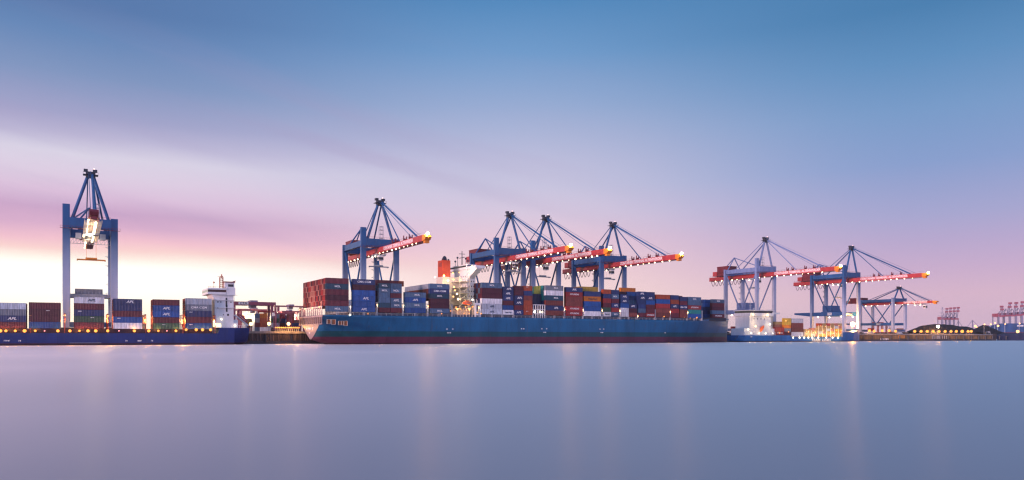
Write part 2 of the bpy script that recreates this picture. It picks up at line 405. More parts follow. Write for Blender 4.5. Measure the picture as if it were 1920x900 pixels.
NEAR = [  # u0, u1, v top, containers top to bottom
 (612, 654, 521.3, 'maroon dark_teal:MOL maroon dark_maroon maroon steel_blue:MOL'),
 (661.6, 703.8, 523.5, 'navy:CMA dark_maroon blue blue:APL blue blue:APL'),
 (711, 731.7, 531, 'dark_teal:MOL steel_blue:MOL steel_blue steel_blue dark_teal maroon'),
 (732.6, 753.6, 531.5, 'steel_blue steel_blue:MOL maroon steel_blue:APL steel_blue:MOL maroon'),
 (759.6, 798.7, 548, 'steel_blue:MOL blue:APL steel_blue:MOL blue'),
 (806.7, 842.8, 532, 'steel_blue:MOL navy:CMA dark_teal:MOL dark_maroon dark_maroon steel_blue:MOL'),
 (904, 941.8, 530.2, 'steel_blue:MOL dark_maroon dark_maroon white pale_grey:APL pale_grey:APL'),
 (943, 963, 537.3, 'navy:APL navy:APL navy:APL maroon blue white:HL'),
 (964.8, 981.6, 536, 'dark_maroon dark_maroon navy:APL navy:APL maroon navy:APL'),
 (982.4, 998.4, 536, 'orange_red:KLI navy brown_red orange_red orange_red orange_red:KLI'),
 (1024, 1056.5, 535.3, 'grey:MOL white dark_teal:MOL brown_red navy:APL brown_red'),
 (1062, 1092.5, 538.6, 'navy:APL red:HYU brown_red brown_red red:HYU red:HYU'),
 (1095.7, 1127, 546.5, 'navy orange:HL blue blue white'),
 (1131.8, 1146, 542.5, 'orange_red navy red maroon green white:HL'),
 (1147, 1161, 543.5, 'navy steel_blue:MOL maroon navy:APL red steel_blue:MOL'),
 (1164, 1179, 552, 'navy:APL navy:APL blue white white'),
 (1180, 1194.5, 568.5, 'navy:APL dark_maroon brown_red'),
 (1197.5, 1211, 546.6, 'navy:APL navy:APL navy navy steel_blue maroon'),
 (1212, 1228, 547.5, 'navy navy:APL blue maroon maroon red:HYU'),
 (1230.5, 1256.6, 552.4, 'orange_red blue red brown_red brown_red'),
 (1258, 1273, 553.3, 'navy orange_red navy:APL red maroon'),
 (1275, 1289, 556.5, 'navy maroon navy:CMA brown_red brown_red'),
 (1290.5, 1315, 556.9, 'steel_blue:MOL steel_blue red:HYU teal blue'),
]
GRP = 'containers stacked on the big blue ship'
bays = []
for n, (u0, u1, vt, cs) in enumerate(NEAR, 1):
    y = YN+1.35; cs = cs.split()[::-1]
    x0, x1 = ux(u0, YN), ux(u1, YN)
    zt = vz(vt, (x0+x1)/2, YN); base = ZB0
    hh = (zt-base)/len(cs)
    if n == 17: hh = 2.75
    bays.append((x0, x1, base, hh, len(cs)))
    for t, c in enumerate(cs):
        tw = TIER[t] if t < len(cs)-1 else 'top'
        container(x0, x1, y, base+t*hh, hh, c, f'@ container, {tw}, {ORD[n]} near-side stack from the stern of the big ship', GRP)
# inner rows that show above, beside or at the ends of the near row
def inner(bay, rows, tiers, pal, where, hgt=None, zoff=0, t0=0, dx=0, many=True):
    x0, x1, base, hh, _ = bays[bay]; hh = hgt or hh
    for r in rows:
        for t in range(t0, tiers):
            c = pal[(r*7+t*3+bay*5) % len(pal)] if not callable(pal) else pal(r, t)
            container(x0+dx, x1+dx, YN+1.35+r*2.6, base+t*hh+zoff, hh, c, f'@ container, {TIER[t]}, {ORD[r+1]} row inboard, {where}', GRP, many)
stern_lit_pal = ['red','maroon','salmon','red','red','maroon','salmon','maroon']  # reds and salmon carry the pink light on the stern ends
inner(0, range(1, 17), 6, lambda r, t: 'salmon' if (8 <= r <= 11 and t < 5 and (r+t) % 3) else stern_lit_pal[(r*5+t*3) % 8], 'stern face of the big container ship', t0=1, many=False)
inner(5, range(1, 14), 6, ['salmon','tan','brown_red','salmon','orange_red','pale_grey','maroon'], 'bay just aft of the orange funnel', t0=3)
inner(6, range(1, 6), 6, ['dark_maroon','steel_blue','maroon','navy'], 'bay just forward of the white bridge')
# taller rows behind the near stacks
bx0 = bays[2][0]; bx1 = bays[3][1]
for t in range(6):
    container(bx0, bx1, YN+1.35+5.2, ZB0+t*2.93, 2.93, ['blue','maroon','navy','maroon','steel_blue','maroon'][t], f'@ container, {TIER[t]}, tall third row behind the short paired stacks near stern', GRP, True)
container(bx0+5, bx0+5+12.2, YN+1.35+7.8, ZB0+5*2.93+.15, 2.9, 'orange_red:KLI', 'orange-red container showing above the short paired stacks near the stern', GRP)
inner(10, range(1, 6), 6, lambda r, t: ('lime' if r in (2, 3, 4) and t > 2 else 'navy' if t < 3 else 'teal'), 'bay with lime green ends amidships', dx=-.6, t0=1)
for r in (1, 2, 3, 4):
    x0, x1, base, hh, k = bays[12]
    for t in range(k+1):
        container(x0-1.5, x1-.5, YN+1.35+r*2.6, base+t*hh, hh, ['tan','salmon','yellow','tan'][(r+t) % 4] if t == k else ['navy','blue','maroon'][(r+t) % 3], f'@ container, {TIER[t]}, {ORD[r+1]} row inboard behind the orange lettered container', GRP, True)
x0, x1, base, hh, k = bays[13]; xe = bays[15][1]
for r in (1, 2):
    for t in range(6):
        container(x0+3, x0+3+12.2, YN+1.35+r*2.6, base+t*2.72, 2.72, ['navy','maroon','navy','brown_red','maroon','red'][t], f'@ container, {TIER[t]}, {ORD[r+1]} row behind stacks fourteen and fifteen from stern', GRP, True)
        container(xe-12.4, xe, YN+1.35+r*2.6, base+t*2.72, 2.72, ['blue','navy','blue','navy','navy','dark_maroon'][t], f'@ container, {TIER[t]}, {ORD[r+1]} row behind the sixteenth stack from stern', GRP, True)
x0 = bays[16][0]
for r in (1, 2):
    for t in range(6):
        container(x0+.2, x0+12.4, YN+1.35+r*2.6, base+t*2.74, 2.74, ['navy','blue','navy','steel_blue','navy','blue'][t] if t < 5 or r == 1 else 'orange', f'@ container, {TIER[t]}, {ORD[r+1]} row behind the low seventeenth stack from stern', GRP, True)
container(x0-2.5, x0+9.7, YN+1.35+2.6*2, base+6*2.74, 2.7, 'orange', 'orange container lying highest of all above the low stack amidships forward', GRP)
for r in (1,):
    for t in range(6):
        container(bays[20][0], bays[21][1]-2, YN+1.35+r*2.6, base+t*2.5, 2.5, ['maroon','navy','salmon','blue','tan','maroon'][t], f'@ container, {TIER[t]}, second row behind stacks twenty-one and twenty-two from stern', GRP, True)
# bow bay, set inboard where the hull narrows
for k, (y, ub, cs, vt) in enumerate(((-42.2, (1336, 1358.5), 'maroon:HYU steel_blue dark_maroon maroon steel_blue:MOL', 561.0), (-36, (1322, 1334), 'blue navy navy blue blue', 561.5), (-33.2, (1318.5, 1330), 'navy maroon blue steel_blue navy', 561.5))):
    x0, x1 = ux(ub[0], y-1.25), ux(ub[1], y-1.25); cs = cs.split(); zt = vz(vt, x0, y); hh = (zt-ZB0-.6)/len(cs)
    for t, c in enumerate(cs):
        container(x0, x1, y, ZB0+.6+t*hh, hh, c, f"@ container, {TIER[t]}, {['outer','middle','inner'][k]} stack of the last bay before the bow", GRP)
MB().box(262, ux(1360, -42), -17.6, 10, ZD, ZB0+.55).build('forward_hatch', M_DARK, ship)
# lashing bridges and support posts between the bays
edges = [657.5, 707.5, 756.3, 802.5, 848, 898, 942.4, 964, 1000, 1059, 1094, 1129.5, 1163, 1180, 1196, 1229.2, 1257.3, 1289.8, 1317]
for i, u in enumerate(edges):
    x = ux(u, YN); lb = MB(); tall = 5.2 if i not in (6, 7, 8, 14) else 2.0
    for y in (-22.6, -18.5, -13, -7, 0, 7, 14, 21):
        lb.box(x-.42, x-.18, y-.16, y+.16, ZD, ZB0+tall); lb.box(x+.18, x+.42, y-.16, y+.16, ZD, ZB0+tall)
    for z in (ZB0-.2, ZB0+tall-.2): lb.box(x-.45, x+.45, -22.7, 21.2, z, z+.18)
    lb.box(x-.05, x+.05, -22, 21, ZD, ZB0+min(tall, 2.5))
    w = lb.build('lashing_bridge', M_STEEL, ship)
    if i in (1, 2, 3, 5, 9, 10, 11, 12, 14, 16, 17): bulb(w, (x, -22.85, ZB0+tall-1.2), .30, L_WARM); shine(w, (x, -22.6, ZB0+tall-1.6), 700, (1, .55, .22))
for u0, u1, *_ in NEAR:
    if u1-u0 < 22: continue
    x = ux((u0+u1)/2, YN); each('hatch_post', M_STEEL, ship, [(x-.5, x-.25, -22.8, -22.4, ZD, ZB0), (x+.25, x+.5, -22.8, -22.4, ZD, ZB0)])
# white lashing house between the stacks amidships
x0, x1 = ux(1001, YN), ux(1022.5, YN); hb = MB()
for k in range(6): hb.box(x0+(x1-x0)*k/5-.2, x0+(x1-x0)*k/5+.2, -22.6, -22.2, ZD, vz(571, x0, YN))
for v in (571, 580, 588): z = vz(v, x0, YN); hb.box(x0-.2, x1+.2, -22.7, -20, z-.25, z+.1)
w = hb.build('lashing_house', M_WHITE, ship)
for k in (.15, .62): bulb(w, (x0+(x1-x0)*k, -22.0, vz(584.5, x0, YN)), .62, L_WHITE)
MB().box(x0, x1, -18, -10, ZD, ZB0+13).build('stair_tower', paint('stair_dark', (.05, .05, .10), .6, .4, .5), ship)

# accommodation block, wings and funnel
ac = empty('accommodation', (0, 0, 0), None, None); ac.parent = ship
del_ = None
ay = -38.0; ax0 = ux(876, ay); ax1 = ux(891.5, ay)
far_y = uy(852, ax0)
z_top = vz(505, ax0, ay)
L0 = lambda y: y+25
tw = MB(); tw.box(ax0, ax1, L0(ay), L0(far_y), ZD, z_top)
tower = tw.build('deckhouse', M_WHITE, ac)
wn = []
for fl in range(6):
    z = ZD+9+fl*2.9
    for k in range(5):
        y = L0(ay)+2+k*(far_y-ay-3)/5; wn.append((ax0-.04, ax0+.1, y, y+.8, z, z+.9))
    for k in range(3):
        x = ax0+1+k*1.5; wn.append((x, x+.6, L0(ay)-.04, L0(ay)+.1, z, z+.8))
each('window', M_GLASS, tower, wn)
# bridge deck with wings reaching out over the side
bz0, bz1 = z_top, z_top+3.0
br = MB(); br.box(ax0-.6, ax1+.5, L0(ay)-.3, L0(far_y)+10, bz0+.05, bz1)
bridge = br.build('wheelhouse', M_WHITE, ac)
gl = MB(); gl.box(ax0-.66, ax0-.55, L0(ay)+.5, L0(far_y)+9, bz0+1.4, bz0+2.4); gl.box(ax0, ax1, L0(ay)-.36, L0(ay)-.25, bz0+1.4, bz0+2.4)
gl.build('bridge_window', M_GLASS, bridge)
wg = MB()
wg.prism([(L0(ay), bz0-5.4), (L0(ay), bz0+.02), (L0(-48.4), bz0+.02), (L0(-48.4), bz0-.6)], 'x', ax0+.5, ax1-1.2)
wg.box(ax0-.2, ax1+.3, L0(-49), L0(ay)-.32, bz0+.05, bz0+1.5)
wg.build('bridge_wing', M_WHITE, ac)
# mast, domes, aerials
ms = MB(); mx, my = (ax0+ax1)/2, L0(-26)
ms.tube((mx, my, bz1), (mx, my, bz1+9), .35, .2); ms.beam((mx, my-3.5, bz1+5), (mx, my+3.5, bz1+5), .3, .3); ms.beam((mx-2, my, bz1+7.2), (mx+2, my, bz1+7.2), .5, .25)
for dy, hh in ((-5, 4), (-7.5, 2.5), (6, 5.5), (9, 3.5)): ms.tube((mx, my+dy, bz1), (mx, my+dy, bz1+hh), .16, .1); ms.ball((mx, my+dy, bz1+hh), .65, seg=8, ring=6)
ms.build('radar_mast', M_DARK, ac)
# engine casing and funnel aft of the bridge
fy = -30.0; fx0 = ux(830, fy); fx1 = ux(844.5, fy); ffar = uy(821, fx0)
fz0, fz1 = vz(519, fx0, fy), vz(487.5, fx0, fy)
cs_ = MB(); cs_.box(fx0-.6, fx1+8, L0(fy)-.8, L0(ffar)+.8, ZD, fz0)
casing = cs_.build('engine_casing', M_CREAM, ac)
pl = MB()
for k in range(6):
    z = ZD+3.5+k*3.4
    pl.box(fx1, ax0+.5, L0(-42), L0(-28), z, z+.2)
    for j in range(5): pl.box(fx1+.3+j*1.2, fx1+.4+j*1.2, L0(-42), L0(-42)+.1, z, z+1.1)
    pl.box(fx1, ax0+.5, L0(-42), L0(-42)+.1, z+1.05, z+1.15)
    pl.beam((fx1+.5, L0(-41.6), z+.2), (ax0-.6, L0(-41.6), z+3.4), .7, .15)
for x in (fx1+.3, ax0-.3): pl.box(x-.15, x+.15, L0(-42), L0(-42)+.3, ZD, fz0)
pl.build('stair_platform', M_CREAM, ac)
fn = MB(); fn.box(fx0, fx1, L0(fy), L0(ffar), fz0, fz1)
funnel = fn.build('funnel', M_FUNNEL, ship)
ex = MB(); ex.ball(((fx0+fx1)/2, L0((fy+ffar)/2)-.5, fz1), 1.5, 2.8, 10, 8)
for dx in (-2, 1.8): ex.tube(((fx0+fx1)/2+dx, L0(fy)+1.2, fz1), ((fx0+fx1)/2+dx, L0(fy)+1.2, fz1+.9), .5)
ex.build('exhaust_pipe', M_DARK, funnel)
lv = MB()
for k in range(5): lv.box(fx0-.05, fx0+.1, L0(fy)+1.2, L0(ffar)-1.2, fz1-1.6-k*.5, fz1-1.4-k*.5)
lv.build('louvre', M_DARK, funnel)
# deck structures below the tower: white davit frame, lit promenade
dk = MB()
x0, x1 = ux(852, -47.5), ux(886, -47.5)
dk.box(x0, x1, L0(-44), L0(-38.2), ZD, ZD+4.4); dk.box(x0-.3, x1+.3, L0(-47.4), L0(-37.9), ZD+4.42, ZD+4.65)
for k in range(7): xx = x0+(x1-x0)*k/6; dk.box(xx-.12, xx+.12, L0(-47.3), L0(-47.05), ZD, ZD+4.4)
dk.box(x0, x1, L0(-47.3), L0(-47.2), ZD+5.6, ZD+5.75)
for k in range(11): xx = x0+(x1-x0)*k/10; dk.box(xx-.05, xx+.05, L0(-47.3), L0(-47.2), ZD+4.65, ZD+5.7)
dk.build('promenade_deck', M_CREAM, ac)
dv = MB(); x0, x1 = ux(891, -47.5), ux(901.5, -47.5); zt = vz(568, x0, -47.5)
for a in ((x0, x0+.8, ZD+.1, zt), (x1-.8, x1, ZD+.1, zt), (x0+.81, x1-.81, zt-1.1, zt), (x0+.81, x1-.81, ZD+1.0, ZD+1.8)): dv.box(a[0], a[1], L0(-47.6), L0(-45.5), a[2], a[3])
dv.box(x0+1.2, x0+1.4, L0(-46.6), L0(-46.4), zt, zt+2.2); dv.box(x1-1.8, x1-1.6, L0(-46.6), L0(-46.4), zt, zt+1.6); dv.box(x0-.3, x0, L0(-46.8), L0(-46.3), zt-1, zt+2)
dv.build('davit_frame', M_WHITE, ac)
for (u, v, y, r, m) in ((857, 551, -43, .40, L_WHITE), (859, 561, -45, .5, L_WHITE), (850, 556, -42.5, .45, L_WARM), (851, 538, -42.4, .5, L_WARM), (850.5, 524, -42.4, .5, L_WARM), (840, 526, -33, .45, L_WHITE),
                        (832.5, 517, -33.5, .62, L_FLOOD), (849, 512, -40, .5, L_WARM), (861, 511, -39, .35, L_WARM), (855, 576, -47.3, .4, L_SODIUM), (863, 579, -47.5, .4, L_SODIUM), (873, 575, -47.4, .4, L_SODIUM), (886, 575, -47.6, .42, L_SODIUM),
                        (877, 565, -44.5, .4, L_WHITE), (886, 562, -44.5, .4, L_WHITE), (885.5, 500, -43, .75, L_FLOOD), (880, 513, -44, .3, L_WARM), (815.5, 519.5, -33, .35, L_WHITE), (845, 583, -47.5, .35, L_SODIUM), (895, 586, -47.8, .35, L_SODIUM), (902, 588, -47.8, .35, L_SODIUM), (828, 588, -47.8, .3, L_SODIUM), (690, 588.5, -47.8, .25, L_SODIUM),
                        (656, 590.5, -47.9, .4, L_WHITE), (1245, 593.5, -47.8, .4, L_SODIUM), (1306, 595.3, -47.4, .62, L_SODIUM), (1283, 595, -47.6, .3, L_SODIUM), (1294, 596, -47.6, .3, L_SODIUM), (853, 544, -42.6, .4, L_WARM), (870, 588, -47.6, .3, L_SODIUM), (880, 588, -47.6, .3, L_SODIUM)):
    x = ux(u, y); bulb(ac, (x, L0(y), vz(v, x, y)), r, m)
for (u, v, y, w, c) in ((884, 503, -44, 3500, CREAM), (868, 562, -46, 3000, CREAM), (858, 580, -47.6, 1400, ORANGE), (880, 580, -47.8, 1400, ORANGE), (852, 548, -43, 2200, CREAM), (851, 528, -43, 2200, CREAM), (834, 515, -35, 3500, (1, .55, .12)), (848, 512, -40, 2000, CREAM), (862, 520, -44, 4000, CREAM)):
    x = ux(u, y); shine(ac, (x, L0(y), vz(v, x, y)), w*.32, c)
for x in (-4, -2):
    pass
for y in (-19, -6, 8, 19): bulb(ship, (-.9, y, ZB0+2.2), .28, L_WARM); shine(ship, (-3.0, y, ZB0+1.6), 1500, (1, .5, .34))  # stern lamps, multiplied into a row to brighten the container ends
# lifeboat hanging at the side
def lifeboat(x, y, z, L, rz, ry, label, mat=None):
    b = MB(); n = 12
    prof = []
    for i in range(n+1):
        t = -1+2*i/n; w = (1-abs(t)**2.6)*1.35+.04; hh = (1-abs(t)**3)*1.0+.05
        prof.append([(t*L/2, w*c_, hh*s_*(1.15 if s_ > 0 else 1)) for c_, s_ in [(math.cos(2*PI*k/10), math.sin(2*PI*k/10)) for k in range(10)]])
    vs = [p for r_ in prof for p in r_]
    fs = [(i*10+k, i*10+(k+1) % 10, (i+1)*10+(k+1) % 10, (i+1)*10+k) for i in range(n) for k in range(10)] + [tuple(range(10))[::-1], tuple(range(n*10, n*10+10))]
    b.raw(vs, fs)
    root = empty('lifeboat', (x, y, z), label, 'lifeboat'); root.rotation_euler = (0, ry, rz)
    hl = b.build('hull', mat or M_ORANGE, root, smooth=True)
    MB().box(-L*.18, L*.12, -.55, .55, 1.0, 1.5).build('canopy', mat or M_ORANGE, root)
    MB().box(-L*.3, L*.3, -1.42, -1.34, -.1, .05).build('fender_strip', M_WHITE, root)
    return root
xl = ux(876, -47); lifeboat(xl, -47.2, vz(568.5, xl, -47), 6.6, 0, 0, 'red-orange enclosed lifeboat hanging beside the white bridge tower of the big ship')

# ------------------------------------------------------------------ gantry cranes
GZ = 7.0
def crane(xc, label, blue=M_CRANE, tall=True, trolley_y=-6, sz=1.0, hs=10.4, gauge=34, reach=69.5, back=62, festoon=True, group='blue and red quay cranes', spreader_z=40, platform=True, head_on=False, word=True, apex_h=87.0):
    root = empty('quay_crane', (xc, 2.5, GZ), label, 'crane', group)
    Z = lambda z: (z*sz if sz != 1 else z)-GZ
    def P(name, mb, m, par=root): return mb.build(name, m, par)
    lw = 2.7*(.75+.25*sz)
    zb = 62.5; bz0_ = 53.9
    G = gauge
    for sx in (-1, 1):
        for yy, top in ((0, 69 if (tall and sx < 0) else 63.2), (G, 62)):
            b = MB(); b.beam((sx*hs, yy, Z(25)), (sx*hs, yy, Z(top)), lw*1.16, lw*.72); b.beam((sx*hs, yy, 1.4), (sx*hs, yy, Z(25)-.003), lw, lw*.7, lw*1.14, lw*.75)
            leg = P('leg', b, M_LEG if blue is M_CRANE else M_LEG_GHOST)
            bg = MB(); bg.box(sx*hs-4, sx*hs+4, yy-.9, yy+.9, .55, 1.5)
            for k in (-3, -1, 1, 3): bg.tube((sx*hs+k, yy-.5, .5), (sx*hs+k, yy+.5, .5), .5)
            bg.build('bogie', M_DARK, leg)
    for yy, z0, z1 in ((0, 57.6, zb), (G, 56.8, 61)):
        P('cross_beam', MB().box(-hs+lw/2, hs-lw/2, yy-1.5, yy+1.5, Z(z0), Z(z1)), blue)
    for sx in (-1, 1):
        P('upper_beam', MB().box(sx*hs-1.1, sx*hs+1.1, lw/2+.1, G-lw/2-.1, Z(58), Z(61.4)), blue)
        b = MB(); b.box(sx*hs-1.15, sx*hs+1.15, lw/2+.15, G-lw/2-.15, Z(23.2), Z(26.8))
        if sx < 0: b.prism([(G+lw/2+.2, Z(23.2)), (G+lw/2+.2, Z(26.8)), (G+19, Z(26.8)), (G+19, Z(25.2))], 'x', sx*hs-1.1, sx*hs+1.1)
        pb = P('portal_beam', b, blue)
        if sx < 0:
            MB().box(-hs-1.22, -hs-1.17, G*.42-2.2, G*.42+2.2, Z(23.9), Z(26.2)).build('sign_plate', M_WHITE, pb)
            lettering('CTA', 1.5, (-hs-1.24, G*.42, Z(25.05)), pb, M_LETTER_D, rz=-PI/2)
        b = MB()
        for ya in (.8, G-.8): b.tube((sx*hs, ya, Z(57)), (sx*hs, G*.5+(-1.2 if ya < G/2 else 1.2), Z(27)), .55)
        P('brace', b, blue)
    if sz == 1:
        b = MB()
        for k in range(6):
            z = 27.5+k*5.0; b.beam((hs-2.2, G+1.6, Z(z)), (hs+2.2, G+1.6, Z(z+2.4)), .7, .12); b.beam((hs+2.2, G+1.6, Z(z+2.5)), (hs-2.2, G+1.6, Z(z+4.9)), .7, .12)
            b.box(hs-2.9, hs-2.2, G+1.2, G+2.0, Z(z), Z(z)+.12); b.box(hs+2.2, hs+2.9, G+1.2, G+2.0, Z(z+2.4), Z(z+2.4)+.12)
        P('stairs', b, M_STEEL)
        b = MB()
        b.box(-hs-2.6, hs+2.6, -2.3, -1.55, Z(57.0), Z(57.15)); b.box(-hs-2.6, hs+2.6, -2.3, -2.22, Z(58.1), Z(58.2))
        for k in range(16): x = -hs-2.5+k*(2*hs+5)/15; b.box(x-.05, x+.05, -2.3, -2.2, Z(57.15), Z(58.1))
        for zz_ in (62.52,):
            b.box(-hs+1.6, hs-1.6, -1.45, -1.38, Z(zz_)+1.0, Z(zz_)+1.08)
            for k in range(12): x = -hs+1.8+k*(2*hs-3.6)/11; b.box(x-.04, x+.04, -1.45, -1.37, Z(zz_), Z(zz_)+1.0)
        P('service_platform', b, M_RED_D)
        for sx in (-1, 1): P('cable_run', MB().box(sx*(hs-lw*.58)-.16, sx*(hs-lw*.58)+.16, -.3, .3, 4.5, Z(57)), M_STEEL)
        hr = MB()
        for a in (-.9, .9): hr.tube((a, -reach+4, Z(bz0_)-.45), (a, back-2, Z(bz0_)-.45), .07, n=4)
        P('hoist_rope', hr, M_ROPE)
    P('sill_beam', MB().box(-hs+lw/2, hs-lw/2, -.9, .9, 2.0, 4.2), blue); P('sill_beam', MB().box(-hs+lw/2, hs-lw/2, G-.9, G+.9, 2.0, 4.2), blue)
    if platform:
        b = MB(); b.box(-hs+1.2, hs-1.2, 6, 28, Z(24.2), Z(25)); b.box(-hs+1.2, hs-1.2, 5.2, 6, Z(23.6), Z(25.4))
        for k in range(12): b.box(-hs+1.6+k*1.6, -hs+1.7+k*1.6, 5.4, 5.5, Z(25.4), Z(26.6))
        P('lashing_platform', b, M_STEEL)
        if not head_on: P('electric_house', MB().box(-5.8, 5.8, 16, 26, Z(27.6), Z(33)).box(-6.4, 6.4, 15, 27, Z(26.9), Z(27.5)), blue)
    # boom
    bz0, bz1 = 53.9, 57.3
    b = MB(); b.box(-1.5, 1.5, -reach+3.5, back, Z(bz0), Z(bz1))
    for k in range(int((back+reach-6)/6)):
        y = back-2-k*6; b.box(-2.1, -1.5, y-.15, y+.15, Z(bz0)+.2, Z(bz0)+.8); b.box(1.5, 2.1, y-.15, y+.15, Z(bz0)+.2, Z(bz0)+.8)
    b.box(-2.2, -1.52, -reach+3.6, back-.2, Z(bz0)+.02, Z(bz0)+.2); b.box(1.52, 2.2, -reach+3.6, back-.2, Z(bz0)+.02, Z(bz0)+.2)
    boom = P('boom', b, M_RED)
    r = MB()
    for k in range(int((back+reach-6)/3)): y = back-1-k*3; r.box(-1.45, -1.37, y-.05, y+.05, Z(bz1), Z(bz1)+1.1)
    r.box(-1.45, -1.38, -reach+4, back-.5, Z(bz1)+1.05, Z(bz1)+1.13); r.build('handrail', M_RED_D, boom)
    for y in (-22, -27, -39, -47):
        gx = MB(); gx.box(-1, -.6, y-.3, y+.3, Z(bz1), Z(bz1)+2.8); gx.box(.6, 1, y-.6, y, Z(bz1), Z(bz1)+2.4); gx.box(-1, 1, y-.5, y+.1, Z(bz1), Z(bz1)+1.2)
        if sz == 1: gx.build('sheave_bracket', M_RED_D, boom)
    if word:
        bd = MB().box(-1.56, -1.52, -reach*.762, -reach*.158, Z(bz0)+.55, Z(bz1)-.25).build('name_board', M_BOARD, boom)
        lettering('CONTAINER TERMINAL ALTENWERDER', 1.9, (-1.60, -reach*.46, Z((bz0+bz1)/2)+.2), bd, M_LETTER, rz=-PI/2, wide=.93*reach/69.5)
    k = 0; y = back-8
    while y > -reach+8:
        bulb(boom, (-1.9, y, Z(bz0)-.35), random.choice((.24, .30, .36, .44)), L_BOOM if random.random() < .7 else L_WHITE); y -= random.uniform(5.2, 7.6)
    tp = MB(); tp.prism([(-reach+3.4, Z(bz0)+.1), (-reach+3.4, Z(bz1)-.1), (-reach, Z(bz1)-.3), (-reach-1.2, Z(bz1)-1.4), (-reach, Z(bz0)+.6)], 'x', -1.7, 1.7); tp.box(-1.2, 1.2, -reach+.5, -reach+2.8, Z(bz0)-1.0, Z(bz0)+.3)
    tip = tp.build('boom_tip', M_RED_D if head_on else M_YELLOW, boom)
    if sz == 1 and not head_on: bulb(tip, (-.6, -reach-1.5, Z(bz1)+.2), .68, L_TIP); shine(tip, (-2.6, -reach-1.2, Z(bz1)+.6), 900, (1, .62, .2))
    if head_on:
        b = MB()
        for i in range(26): y = -60+i*3.2; b.box(-3.4, 3.4, y-.18, y+.18, Z(bz0)-.75, Z(bz0)-.5)
        for sx in (-3.4, 3.2): b.box(sx, sx+.2, -62, 24, Z(bz0)-.49, Z(bz0)-.3); b.box(sx, sx+.1, -62, 24, Z(bz0)+.55, Z(bz0)+.65)
        cw = b.build('catwalk', M_CREAM, boom)
        for i in range(22): bulb(cw, (.9, -58+i*3.4, Z(bz0)-1.0), .42, L_WHITE)
        b = MB()
        for z in (50, 52.6): b.box(-hs+1.5, hs-1.5, 1.0, 1.3, Z(z), Z(z)+.2)
        for i in range(12):
            xa = -hs+1.5+i*(2*hs-3)/12; xb = xa+(2*hs-3)/12; b.box(xa-.06, xa+.06, 1.0, 1.2, Z(50), Z(52.7)); b.beam((xa, 1.1, Z(50)), (xb, 1.1, Z(52.6)), .12, .12)
        P('walkway_truss', b, M_STEEL)
        each('access_box', M_STEEL, boom, [(-6.5, -4.0, -2, 1, Z(52.2), Z(55)), (4.0, 6.5, -2, 1, Z(52.2), Z(55))])
    if head_on:
        for yy in (-52, -38, -24, -8, 8): shine(boom, (-.8, yy, Z(bz0)-2.6), 900, CREAM)
    if sz == 1 and not head_on:
        for sx in (-1, 1):
            for yy in (4.5, G-5): bulb(root, (sx*(hs-1.9), yy, Z(22.6)), .5, L_WHITE)  # lamps added under the portal beams to light the lower legs
    # A-frame, head and stays
    az = apex_h
    b = MB()
    for sx in (-1, 1): b.tube((sx*(hs-2.6), 0, Z(zb)-.2), (sx*1.1, 0, Z(az-3)), .78*(.6+.4*sz), n=10)
    P('apex_frame', b, blue)
    P('back_stay', MB().tube((1.2, .5, Z(az-3)), (hs-3, G, Z(60.5)), .5*(.6+.4*sz)).tube((-1.2, .5, Z(az-3)), (-hs+9, G, Z(60.5)), .28), blue)
    hd = MB(); hd.box(-2.1, 2.1, -1.3, 1.3, Z(az-4.2), Z(az-1.2)); hd.box(-3.3, 3.3, -2.2, 2.2, Z(az-2.9), Z(az-2.7)); hd.box(-3.0, -1.2, -1.0, 1.0, Z(az-1.2), Z(az)); hd.box(1.0, 2.9, -1.0, 1.0, Z(az-1.2), Z(az))
    for sx in (-3.25, -1.1, 1.1, 3.25): hd.box(sx-.05, sx+.05, -2.2, -2.1, Z(az-2.7), Z(az-1.6))
    hd.box(-3.3, 3.3, -2.2, -2.12, Z(az-1.7), Z(az-1.6))
    head = P('mast_head', hd, M_DARK); bulb(head, (1.5, -.4, Z(az)+.45), .30, glow('lamp_beacon', (1, .55, .5), 3))
    s_ = MB(); s_.tube((.8, -1, Z(az-2.5)), (.9, -reach*.79, Z(bz1)+.2), .52*(.5+.5*sz)); s_.tube((-.8, -1, Z(az-2.2)), (-.9, -reach*.735, Z(bz1)+.2), .14); s_.tube((0, -1, Z(az-1.0)), (0, -reach*.86, Z(bz1)+.5), .09)
    P('fore_stay', s_, blue); P('fore_stay', MB().tube((.6, -1, Z(az-3)), (.8, -reach*.43, Z(bz1)+.2), .34*(.5+.5*sz)), blue)
    b = MB(); q = (0, G, Z(73))
    for e in ((-hs+2, G, Z(61)), (hs-2, G, Z(61))): b.tube(q, e, .45)
    b.tube(q, (0, G+20, Z(bz1)), .4); b.tube(q, (-hs+3.2, 1.5, Z(zb)), .38)
    if sz == 1: P('rear_pylon', b, blue)
    mh = MB(); mh.box(-5.2, 5.2, G+2, G+15, Z(60.5), Z(65.6)); mh.box(-5.4, 5.4, G+1.8, G+15.2, Z(65.61), Z(65.9))
    for k in range(7): mh.box(-5.26, -5.2, G+2.6+k*1.8, G+3.7+k*1.8, Z(61.2), Z(64.6))
    for sx in (-1, 1): mh.box(sx*4-.3, sx*4+.3, G+1.6, G+15.4, Z(57.5), Z(60.45))
    P('machinery_house', mh, M_RED_D)
    P('counterweight', MB().box(-4.4, 4.4, G+16, G+21, Z(57.8), Z(61.8)), M_RED)
    # radio mast on the cross beam
    rm = MB()
    for a, c in ((-1, -1), (1, -1), (-1, 1), (1, 1)): rm.box(3+a-.1, 3+a+.1, 6+c-.1, 6+c+.1, Z(61.4), Z(71))
    for z in (64, 66.5, 69, 71): rm.box(1.9, 4.1, 4.9, 7.1, Z(z), Z(z)+.15)
    if sz == 1: P('stair_tower', rm, M_STEEL)
